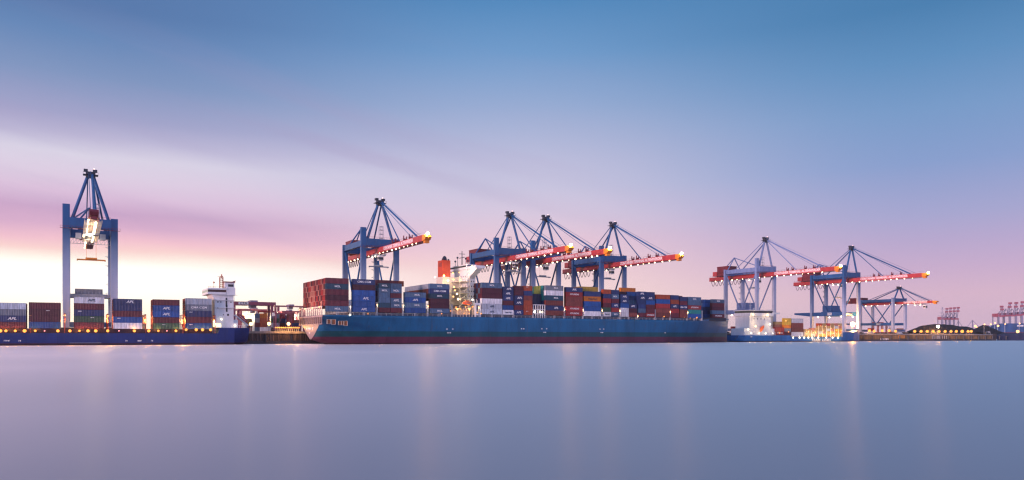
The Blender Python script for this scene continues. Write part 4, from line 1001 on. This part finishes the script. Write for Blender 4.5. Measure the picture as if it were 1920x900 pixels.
straddle(1646, 22, 'left red straddle carrier under the small low crane'); straddle(1662, 26, 'right red straddle carrier under the small low crane', .9)
def stack(u0, u1, y, vb, spec, where, grp, h=2.75):
    x0, x1 = ux(u0, y), ux(u1, y)
    for t, c in enumerate(spec.split()): container(x0, x1, y, GZ+.02+t*h, h, c, f'@ container, {TIER[t]}, {where}', grp)
GY = 'containers stacked in the yard'
for (u0, u1, y, sp, wh_) in ((478, 486.5, 40, 'steel_blue maroon grey steel_blue', 'narrow grey-topped yard stack left of the orange one'), (487.5, 500, 38, 'white orange_red orange_red orange', 'orange yard stack between the two ships'),
        (509.5, 523, 44, 'green white green grey', 'green yard stack right of the middle floodlight'), (523.5, 534, 46, 'red maroon navy red', 'red yard stack right of the green one'), (538, 551, 40, 'maroon navy red brown_red', 'red yard stack behind the right yard floodlight'), (552.5, 562, 42, 'navy blue', 'low blue yard stack beside the big stern'),
        (500.5, 507, 52, 'white pale_grey', 'low pale yard stack behind the middle floodlight')):
    stack(u0, u1, y, 0, sp, wh_, GY)
for k, (u0, u1, sp, wh_) in enumerate(((1629, 1637, 'white red', 'pier stack left of the red straddle carriers'), (1668, 1676, 'orange_red white', 'pier stack right of the red straddle carriers'), (1683, 1698, 'white orange', 'pier stack between the legs of the small low crane'))):
    stack(u0, u1, 20, 0, sp, wh_, GY)
straddle(497, 70, 'red straddle carrier in the yard between the ships, left of the green stack', 1.2)
straddle(530, 30, 'dark red straddle carrier in the yard close to the quay edge', 1.0, M_YARD)
for i, u in enumerate((462, 489, 520, 552), 1):  # masts added to brighten the yard
    lamp_post(u, 592-(i % 2)*5, 95, .55, L_WHITE, f'{ORD[i]} of the added slim high yard light masts between the two ships', 'added slim light masts in the yard', 13000)
stack(1372, 1382, 8, 0, 'orange red', 'short quay stack just astern of the small feeder', GY)

# pale terminal halls behind the yard
def hall(u0, u1, v, y, dep, label):
    x0, x1 = ux(u0, y), ux(u1, y); h = vz(v, x0, y)-GZ; w = x1-x0
    root = empty('terminal_hall', (x0, y, GZ), label, 'building', 'pale terminal halls behind the yard')
    wl = MB().box(0, w, 0, dep, 0, h).build('wall', M_CREAM, root)
    MB().prism([(-.5, h+.02), (w+.5, h+.02), (w+.5, h+.5), (w/2, h+1.6), (-.5, h+.5)], 'y', -.5, dep+.5).build('roof', M_WHITE, root)
    n = max(2, int(w/6))
    for i in range(n): MB().box(w*(i+.25)/n, w*(i+.75)/n, -.06, .1, .1, h*.55).build('door', M_STEEL, wl)
    for i in range(n): shine(wl, (w*(i+.5)/n, -2.5, h*.8), 2600, (1, .70, .38)); bulb(wl, (w*(i+.5)/n, -.5, h*.8), .4, L_WHITE)
    return root
hall(449, 486, 589, 150, 30, 'long pale hall in the yard behind the left floodlight')
hall(501, 512, 594, 150, 25, 'small pale hall behind the middle floodlight in the yard')
hall(544, 559, 592, 150, 25, 'pale hall behind the right yard floodlight near the big stern')
for (u0, u1, y, sp, wh_) in ((461, 472, 62, 'salmon maroon tan', 'salmon yard stack beside the left floodlight'), (512, 521, 70, 'steel_blue maroon white', 'yard stack just right of the middle floodlight, back row'), (526, 537, 72, 'blue steel_blue pale_grey navy', 'tall bluish yard stack in the back row'), (549, 562, 74, 'maroon red salmon', 'salmon-topped yard stack in the back row by the big stern')):
    stack(u0, u1, y, 0, sp, wh_, GY)
# rail-mounted stacking cranes in the yard
def stacking_crane(u0, u1, v0, v1, y, mat, label, sign=False, hang=None):
    x0, x1 = ux(u0, y), ux(u1, y); xm = (x0+x1)/2; z1, z0 = vz(v0, xm, y)-GZ, vz(v1, xm, y)-GZ
    root = empty('stacking_crane', (xm, y, GZ), label, 'crane', 'yard stacking cranes between the ships'); hl = (x1-x0)/2
    gd = MB().box(-hl, hl, -1.2, 1.2, z0, z1).build('girder', mat, root)
    MB().box(-hl, hl, 8, 10, z0, z1).build('girder', mat, root); each('end_tie', mat, root, [(-hl, -hl+1.2, 1.21, 7.99, z0, z1), (hl-1.2, hl, 1.21, 7.99, z0, z1)])
    for a in (-hl+2.2, hl-2.2):
        for c in (0, 9): MB().beam((a, c, .9), (a, c, z0), 1.5, 1.3).box(a-2.2, a+2.2, c-.5, c+.5, .1, .9).build('leg', mat, root)
    MB().box(-hl*.1, hl*.16, 1.3, 7.9, z0-1.6, z1).box(-hl*.12, hl*.2, 0, 9, z1+.02, z1+1.0).build('trolley', M_FARGREY, root)
    if sign: MB().box(-hl*.45-3, -hl*.45+3, -1.28, -1.23, z0+.3, z1-.3).build('sign_plate', M_WHITE, root); lettering('CTA', (z1-z0)*.62, (-hl*.45, -1.31, (z0+z1)/2), root, M_LETTER_D, wide=1.2)
    return root
stacking_crane(432, 516.5, 566, 572.3, 60, M_YARD, 'dark red stacking crane with white sign, behind the left feeder stern', True)
stacking_crane(445, 508, 579.5, 582.5, 110, M_YARD, 'dark red stacking crane further back beneath the signed girder')
stacking_crane(516, 575, 573.2, 575, 130, M_YARD, 'thin-beamed stacking crane just left of the big stern')
stacking_crane(527, 562, 583, 586, 95, M_YARD, 'small low stacking crane behind the right yard floodlight')

# ------------------------------------------------------------------ far shore
def far_heap(name, mat, pts, Y, thick, kind='structure', label=None):
    b = MB(); n = len(pts); vs = []
    for (u, v) in pts:
        x, y = far(u, Y); xb, yb = far(u, Y+thick); z = max(.3, CAMZ+(HYP-v)*Y/F)
        vs += [(x, y, -2), (x, y, z*.8), ((x+xb)/2, (y+yb)/2, z), (xb, yb, -2)]
    fs = []
    for i in range(n-1):
        for j in range(3): fs.append((4*i+j, 4*i+4+j, 4*i+5+j, 4*i+1+j))
    o = b.raw(vs, fs).build(name, mat); o['kind'] = kind; return o
M_FARLAND = paint('far_embankment', (.014, .018, .040), .9, .3, .02, streak=False)
far_heap('far_bank', M_FARLAND, [(1500, 627), (1700, 625), (1820, 624), (1850, 623), (1880, 624.5), (1920, 624), (2000, 624), (2100, 624), (2400, 626)], 1350, 60)
far_heap('far_quay', paint('far_quay', (.10, .055, .09), .8, .2, .02), [(1300, 627), (1600, 624), (1840, 620), (1870, 619.5), (1930, 619.5), (2100, 620), (2400, 622)], 2050, 500)
far_heap('near_bank_strip', paint('bank_strip_dark', (.022, .030, .075), .9, .3, .05, streak=False), [(1869.5, 626), (1885, 625), (1905, 624.6), (1930, 625), (1990, 625.5), (2200, 626)], 812, 40)  # dark bank strip, the bank's reflection in the water painted in with it
def raised_crane(u, Y, vtop, vbeam, s, label, group, lean=.10):
    x, y = far(u, Y); root = empty('raised_boom_crane', (x, y, 6), label, 'crane', group, rz=-TH)
    k = Y/F; zt = CAMZ+(HYP-vtop)*k-6; zb = CAMZ+(HYP-vbeam)*k-6
    w = 7
    for a in (-w, w):
        for c in (0, 26): MB().beam((a, c, 0), (a, c, zb), 2.2, 2.2).build('leg', M_FARGREY, root)
    MB().box(-w-1, w+1, -1.5, 28, zb-2.2, zb+2).build('girder', M_FARRED, root); MB().box(-w-1, w+1, -1, 1, zb*.45, zb*.45+2).build('tie_beam', M_FARRED, root); MB().box(-9, 9, 14, 26, zb+2.1, zb+7).build('machinery_house', M_FARRED, root)
    l = lean*(zt-zb)*1.0
    b = MB()
    for a in (-2.0, 2.0): b.beam((a, -2, zb+2), (a+l*1.9, -6, zt), 1.5, 1.5)
    for q in range(9): t = q/9; b.beam((-2+l*1.9*t, -2-4*t, zb+2+(zt-zb-2)*t), (2+l*1.9*(t+.1), -2-4*(t+.1), zb+2+(zt-zb-2)*(t+.1)), .7, .7)
    b.build('boom', M_FARGREY, root)
    for t in (.68, .97): MB().box(-3.4+l*1.9*t, 3.4+l*1.9*t, -9, -3, zb+(zt-zb)*t-2.4, zb+(zt-zb)*t+2.4).build('boom_head', M_FARRED, root)
    b = MB(); b.beam((-w, 2, zb+2), (1, 6, zb+(zt-zb)*.55), 1.2, 1.2); b.beam((w, 2, zb+2), (1, 6, zb+(zt-zb)*.55), 1.2, 1.2); b.beam((0, 24, zb+2), (1, 6, zb+(zt-zb)*.55), .8, .8)
    b.build('apex_frame', M_FARGREY, root)
    return root
for i, (u, vt) in enumerate(((1771.5, 578.5), (1778.5, 577.5), (1785.5, 577), (1792.5, 576.5)), 1):
    raised_crane(u, 2350, vt, 598, 1, f'{ORD[i]} from left of four tiny raised-boom cranes behind the long coal heap', 'distant raised cranes behind the coal heap', .055)
for i, (u, vt, vb) in enumerate(((1878, 572.5, 591), (1888, 566, 590), (1899.5, 565.5, 590), (1911, 564, 589), (1922, 562.5, 588)), 1):
    raised_crane(u, 2000, vt+2, vb+1.5, 1, f'{ORD[i]} from left of the distant raised-boom cranes at the right edge', 'distant raised cranes at the right edge', -.08 if i == 1 else .075)
# distant ship and quay goods below them
x, y = far(1900, 1850)
ds = empty('distant_ship', (x, y, 0), 'distant pale blue container ship lying under the raised cranes at right', 'ship', rz=-TH)
k = 1850/F
MB().prism([(-70, 8), (-55, 30), (-20, 38), (60, 38), (60, 16), (-60, 16)][::1], 'y', 0, 20).build('cargo', paint('far_blue', (.030, .085, .23), .6, .35, .02), ds)
MB().prism([(-78, 16), (70, 16), (70, 5), (-66, 5)], 'y', -2, 24).build('hull', paint('far_hull', (.11, .028, .07), .6, .2, .02), ds)
MB().box(8, 24, -2.3, -2.05, 30, 34).build('sign', M_WHITE, ds)
rf = random.Random(5); fy_ = MB(); fy2 = MB()
for i in range(150):
    u = rf.uniform(1845, 1960); Yd = rf.uniform(2060, 2160); x, y = far(u, Yd); h_ = rf.choice((3, 6, 9, 12, 15))*rf.uniform(.8, 1.1)
    zb_ = CAMZ+(HYP-620.3)*Yd/F
    (fy_ if rf.random() < .6 else fy2).box(x-4, x+4, y-3, y+3, zb_-6, zb_+h_)
for mb_, mt_, nm_ in ((fy_, M_FARRED, 'far_red_stacks'), (fy2, M_FARGREY, 'far_grey_stacks')):
    tag(mb_.build(nm_, mt_), ('dull red' if 'red' in nm_ else 'grey') + ' jumble of far container stacks along the far quay at the right edge', 'container stacks', None, 'stuff')
def far_lamp(u, v, Y, r, m, label):
    x, y = far(u, Y); root = empty('lamp_post', (x, y, 4), label, 'lamp post', 'lamps on the far shore')
    z = CAMZ+(HYP-v)*Y/F-4
    MB().tube((0, 0, 0), (0, 0, z), .5).build('pole', M_STEEL, root); bulb(root, (0, -1, z), r, m)
for i, (u, v) in enumerate(((1828, 611.5), (1865, 605.5), (1857, 608), (1870.5, 611), (1884, 607.5), (1907, 621.5), (1911, 606.5), (1831, 614)), 1):
    far_lamp(u, v, 1840 if v < 620 else 1300, 2.6 if i in (1, 4, 6) else 1.6, L_WARM, f'{ORD[i]} of the scattered small lamps on the far shore at right' if i > 1 else 'small lamp on the far shore between the two coal heaps')
# low far cranes and a power pylon
def far_gantry(u, Y, va, w, label):
    x, y = far(u, Y); root = empty('far_crane', (x, y, 4), label, 'crane', 'low distant cranes between the coal heaps', rz=-TH); k = Y/F
    zt = CAMZ+(HYP-va)*k-4
    MB().beam((-2, 0, 0), (0, 0, zt), 1.3, 1.3).beam((3, 0, 0), (0, 0, zt), 1.3, 1.3).build('mast', M_FARGREY, root)
    MB().beam((0, 0, zt), (w*k, 0, zt*.45), .9, .9).beam((0, 0, zt), (-w*k*.9, 0, zt*.4), .9, .9).beam((-w*k, 0, zt*.45), (w*k, 0, zt*.45), 1.2, 1.5).build('boom', M_FARGREY, root)
far_gantry(1823.5, 1900, 600.5, 17, 'spindly distant crane with drooping stays between the coal heaps'); far_gantry(1797, 2100, 602, 12, 'spindly distant crane just right of the four raised cranes')
x, y = far(1767, 2200); py = empty('power_pylon', (x, y, 5), 'thin lattice power pylon left of the four distant raised cranes', 'pylon', rz=-TH)
b = MB(); k = 2200/F; zt = CAMZ+(HYP-575.5)*k-5
for a in (-1, 1): b.beam((a*6, 0, 0), (a*.7, 0, zt), .7, .7)
for q in range(8): t = q/8; b.beam((-6+5.3*t, 0, zt*t), (6-5.3*(t+.12), 0, zt*(t+.12)), .4, .4)
b.build('tower', M_FARGREY, py); b = MB()
for f_, w in ((.70, 12), (.80, 9), (.93, 7)): b.beam((-w, 0, zt*f_), (w, 0, zt*f_), .7, .7)
b.build('cross_arm', M_FARGREY, py)

# ------------------------------------------------------------------ water
wt = MB(); wt.raw([(-3000, -1800, 0), (4200, -1800, 0), (4200, 3600, 0), (-3000, 3600, 0)], [(0,1,2,3)])
m, nt, b = newmat('river_water'); L = nt.links; N_ = nt.nodes.new
b.inputs['Base Color'].default_value = (.28, .245, .265, 1); b.inputs['Roughness'].default_value = .6; b.inputs['Specular IOR Level'].default_value = 0
gl_ = N_('ShaderNodeBsdfGlossy'); gl_.distribution = 'MULTI_GGX'; gl_.inputs['Color'].default_value = (1.0, .93, .885, 1)
tc = N_('ShaderNodeTexCoord'); mp = N_('ShaderNodeMapping'); mp.inputs['Rotation'].default_value = (0, 0, TH); mp.inputs['Scale'].default_value = (.006, .03, 1)
L.new(tc.outputs['Object'], mp.inputs[0])
nz = N_('ShaderNodeTexNoise'); nz.inputs['Scale'].default_value = 1; nz.inputs['Detail'].default_value = 4; L.new(mp.outputs[0], nz.inputs['Vector'])
mr = N_('ShaderNodeMapRange'); mr.inputs[1].default_value = .3; mr.inputs[2].default_value = .7; mr.inputs[3].default_value = .35; mr.inputs[4].default_value = .43; L.new(nz.outputs[0], mr.inputs[0]); L.new(mr.outputs[0], gl_.inputs['Roughness'])
mp2 = N_('ShaderNodeMapping'); mp2.inputs['Rotation'].default_value = (0, 0, TH); mp2.inputs['Scale'].default_value = (.05, .32, 1); L.new(tc.outputs['Object'], mp2.inputs[0])
nz2 = N_('ShaderNodeTexNoise'); nz2.inputs['Scale'].default_value = 1; nz2.inputs['Detail'].default_value = 6; nz2.inputs['Roughness'].default_value = .6; L.new(mp2.outputs[0], nz2.inputs['Vector'])
bp = N_('ShaderNodeBump'); bp.inputs['Strength'].default_value = .12; bp.inputs['Distance'].default_value = .10; L.new(nz2.outputs[0], bp.inputs['Height']); L.new(bp.outputs[0], gl_.inputs['Normal'])
gl_.inputs['Anisotropy'].default_value = .38; tg = N_('ShaderNodeCombineXYZ'); tg.inputs[0].default_value = CT; tg.inputs[1].default_value = -ST; L.new(tg.outputs[0], gl_.inputs['Tangent'])
lw2 = N_('ShaderNodeFresnel'); lw2.inputs[0].default_value = 2.4
ms_ = N_('ShaderNodeMixShader'); L.new(lw2.outputs[0], ms_.inputs[0]); L.new(b.outputs[0], ms_.inputs[1]); L.new(gl_.outputs[0], ms_.inputs[2])
L.new(ms_.outputs[0], nt.nodes['Material Output'].inputs[0])
struct(wt.build('water', m))

# ------------------------------------------------------------------ evening haze over the river
hz = MB().box(-3100, 4300, -1900, 3700, -3.2, 122).build('haze', None)
hm = bpy.data.materials.new('haze'); hm.use_nodes = True; ht = hm.node_tree; ht.nodes.clear()
ho = ht.nodes.new('ShaderNodeOutputMaterial'); hv = ht.nodes.new('ShaderNodeVolumePrincipled')
hv.inputs['Color'].default_value = (.98, .94, .96, 1); hv.inputs['Density'].default_value = .00007; hv.inputs['Anisotropy'].default_value = .6
ht.links.new(hv.outputs[0], ho.inputs['Volume']); hz.data.materials.clear(); hz.data.materials.append(hm)
tag(hz, 'thin pinkish evening haze over the whole harbour', 'haze', None, 'stuff')

# ------------------------------------------------------------------ sky
SUN_AZ_VEC = Vector((-.96, -.24, .0)).normalized(); SUN_EL = R(7)
wd = bpy.data.worlds.new('World'); S.world = wd; wd.use_nodes = True
nt = wd.node_tree; nt.nodes.clear(); L = nt.links; N = nt.nodes.new
out = N('ShaderNodeOutputWorld')
sky = N('ShaderNodeTexSky'); sky.sky_type = 'NISHITA'; sky.sun_disc = False; sky.sun_elevation = SUN_EL
sky.sun_rotation = math.atan2(SUN_AZ_VEC.x, SUN_AZ_VEC.y)
bgs = N('ShaderNodeBackground'); bgs.inputs[1].default_value = .002; L.new(sky.outputs[0], bgs.inputs[0])
tc = N('ShaderNodeTexCoord'); D = tc.outputs['Generated']
def math_(op, a, b=None, clamp=False):
    n = N('ShaderNodeMath'); n.operation = op; n.use_clamp = clamp
    for i, v in enumerate((a, b)):
        if v is None: continue
        if isinstance(v, (int, float)): n.inputs[i].default_value = v
        else: L.new(v, n.inputs[i])
    return n.outputs[0]
def dot_(vec):
    n = N('ShaderNodeVectorMath'); n.operation = 'DOT_PRODUCT'; L.new(D, n.inputs[0]); n.inputs[1].default_value = vec; return n.outputs['Value']
def rng(v, a, b, c=0, d=1, smooth=True):
    n = N('ShaderNodeMapRange'); n.interpolation_type = 'SMOOTHSTEP' if smooth else 'LINEAR'
    n.inputs[1].default_value = a; n.inputs[2].default_value = b; n.inputs[3].default_value = c; n.inputs[4].default_value = d; L.new(v, n.inputs[0]); return n.outputs[0]
dz = dot_((0, 0, 1)); dr = dot_((CT, -ST, 0)); df = dot_((ST, CT, 0))
hyp = math_('SQRT', math_('ADD', math_('MULTIPLY', dr, dr), math_('ADD', math_('MULTIPLY', df, df), 1e-6)))
el = math_('DIVIDE', dz, hyp)                   # tangent of the elevation
az = math_('DIVIDE', dr, hyp)                   # sine of the bearing from the view axis
# slow, streaked cloud noise in bearing / elevation
cv = N('ShaderNodeCombineXYZ')
L.new(math_('MULTIPLY', az, 1.5), cv.inputs[0]); L.new(math_('ADD', math_('MULTIPLY', el, 9.0), math_('MULTIPLY', az, 2.1)), cv.inputs[1]); L.new(math_('MULTIPLY', df, .5), cv.inputs[2])
cn = N('ShaderNodeTexNoise'); cn.inputs['Scale'].default_value = 1.0; cn.inputs['Detail'].default_value = 4; cn.inputs['Roughness'].default_value = .45; L.new(cv.outputs[0], cn.inputs['Vector'])
cloud = cn.outputs[0]
leftw = rng(az, .12, -.50)
# the clouds push the bands of colour up and down at the left
elw = math_('ADD', el, math_('MULTIPLY', math_('MULTIPLY', math_('SUBTRACT', cloud, .5), leftw), .035))
elw = math_('MULTIPLY', elw, 1/.5)
def ramp(stops, kk=1.0):
    n = N('ShaderNodeValToRGB'); n.color_ramp.interpolation = 'EASE' if False else 'LINEAR'; e = n.color_ramp.elements
    stops = sorted(stops)
    while len(e) > 1: e.remove(e[0])
    for i, (p, c) in enumerate(stops):
        q = e[0] if i == 0 else e.new(p)
        q.position = p; c = lin(c); q.color = (c[0]*kk, c[1]*kk, c[2]*kk, 1)
    L.new(elw, n.inputs[0]); return n.outputs[0]
def P_(y, edge): return max(0, (HYP-y)/F*(.866 if edge else 1))/.5
LFT = [(0, (88, 122, 172)), (60, (102, 136, 184)), (140, (128, 150, 192)), (215, (162, 164, 202)), (255, (190, 185, 215)), (290, (220, 213, 231)), (330, (224, 207, 228)), (365, (223, 194, 221)), (400, (206, 168, 203)), (430, (220, 176, 206)), (455, (247, 197, 210)), (473, (256, 216, 212)), (486, (262, 244, 232)), (500, (278, 270, 258)), (520, (290, 284, 276)), (560, (294, 284, 264)), (595, (296, 278, 246)), (628, (300, 276, 236))]
MID = [(0, (83, 137, 189)), (100, (112, 155, 203)), (200, (152, 172, 211)), (300, (190, 190, 220)), (350, (202, 198, 224)), (400, (218, 202, 224)), (450, (235, 202, 218)), (500, (248, 213, 217)), (550, (258, 226, 221)), (600, (268, 236, 220)), (628, (272, 238, 220))]
RGT = [(0, (74, 127, 176)), (100, (95, 143, 191)), (200, (120, 155, 201)), (300, (137, 159, 206)), (400, (168, 167, 209)), (450, (186, 169, 208)), (500, (204, 175, 208)), (550, (222, 186, 208)), (600, (228, 192, 214)), (628, (232, 194, 216))]
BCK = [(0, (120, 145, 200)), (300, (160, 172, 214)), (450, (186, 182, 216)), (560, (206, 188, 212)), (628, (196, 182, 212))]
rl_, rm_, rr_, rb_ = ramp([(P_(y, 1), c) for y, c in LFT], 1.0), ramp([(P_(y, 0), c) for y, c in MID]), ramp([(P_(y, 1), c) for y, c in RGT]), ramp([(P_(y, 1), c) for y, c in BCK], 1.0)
def mix(f, a, b):
    n = N('ShaderNodeMix'); n.data_type = 'RGBA'; L.new(f, n.inputs[0]); L.new(a, n.inputs[6]); L.new(b, n.inputs[7]); return n.outputs[2]
c1 = mix(rng(az, -.48, .0, 0, 1), rl_, rm_)
c2 = mix(rng(az, .0, .50, 0, 1), c1, rr_)
cv2 = N('ShaderNodeCombineXYZ'); L.new(math_('MULTIPLY', az, 1.3), cv2.inputs[0]); L.new(math_('ADD', math_('MULTIPLY', el, 26.0), math_('MULTIPLY', az, 6.5)), cv2.inputs[1]); L.new(math_('MULTIPLY', df, .4), cv2.inputs[2])
cn2 = N('ShaderNodeTexNoise'); cn2.inputs['Scale'].default_value = 1.0; cn2.inputs['Detail'].default_value = 5; cn2.inputs['Roughness'].default_value = .5; L.new(cv2.outputs[0], cn2.inputs['Vector'])
grey = N('ShaderNodeRGB'); grey.outputs[0].default_value = (*lin((170, 152, 192)), 1)
veil = math_('MULTIPLY', math_('MULTIPLY', rng(cn2.outputs[0], .45, .75), rng(az, .35, -.35)), math_('MULTIPLY', rng(el, .105, .15), rng(el, .44, .22)))
c2 = mix(math_('MULTIPLY', veil, .30), c2, grey.outputs[0])
# paler wisps at upper left, and a general faint unevenness
pale = N('ShaderNodeRGB'); pale.outputs[0].default_value = (*lin((206, 200, 226)), 1)
wis = math_('MULTIPLY', math_('MULTIPLY', rng(cloud, .48, .72), leftw), rng(el, .36, .10))
wis = math_('MULTIPLY', math_('MULTIPLY', wis, rng(el, .13, .19)), .45)
c3 = mix(wis, c2, pale.outputs[0])
BACK_FILL = 1.38  # unseen sky behind the camera, brightened to fill the near faces
bk = N('ShaderNodeVectorMath'); bk.operation = 'SCALE'; bk.inputs['Scale'].default_value = BACK_FILL; L.new(rb_, bk.inputs[0])
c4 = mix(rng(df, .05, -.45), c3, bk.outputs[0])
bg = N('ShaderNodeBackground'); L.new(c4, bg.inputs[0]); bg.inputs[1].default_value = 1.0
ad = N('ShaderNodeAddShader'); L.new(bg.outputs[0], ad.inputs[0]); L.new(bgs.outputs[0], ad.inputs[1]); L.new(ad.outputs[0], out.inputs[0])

sl = bpy.data.lights.new('sun', 'SUN'); so = bpy.data.objects.new('sun', sl); COL.objects.link(so)
sl.energy = 4.0; sl.angle = R(14); sl.color = (1, .60, .58)
sd = Vector((SUN_AZ_VEC.x*math.cos(SUN_EL), SUN_AZ_VEC.y*math.cos(SUN_EL), math.sin(SUN_EL)))
so.rotation_euler = sd.to_track_quat('Z', 'Y').to_euler()

S.view_settings.view_transform = 'Standard'; S.view_settings.look = 'None'; S.view_settings.exposure = 0; S.view_settings.gamma = 1
S.render.engine = 'CYCLES'
S.cycles.use_denoising = True
S.cycles.max_bounces = 6; S.cycles.diffuse_bounces = 2; S.cycles.glossy_bounces = 3
S.cycles.sample_clamp_indirect = 4
S.cycles.filter_width = 1.3
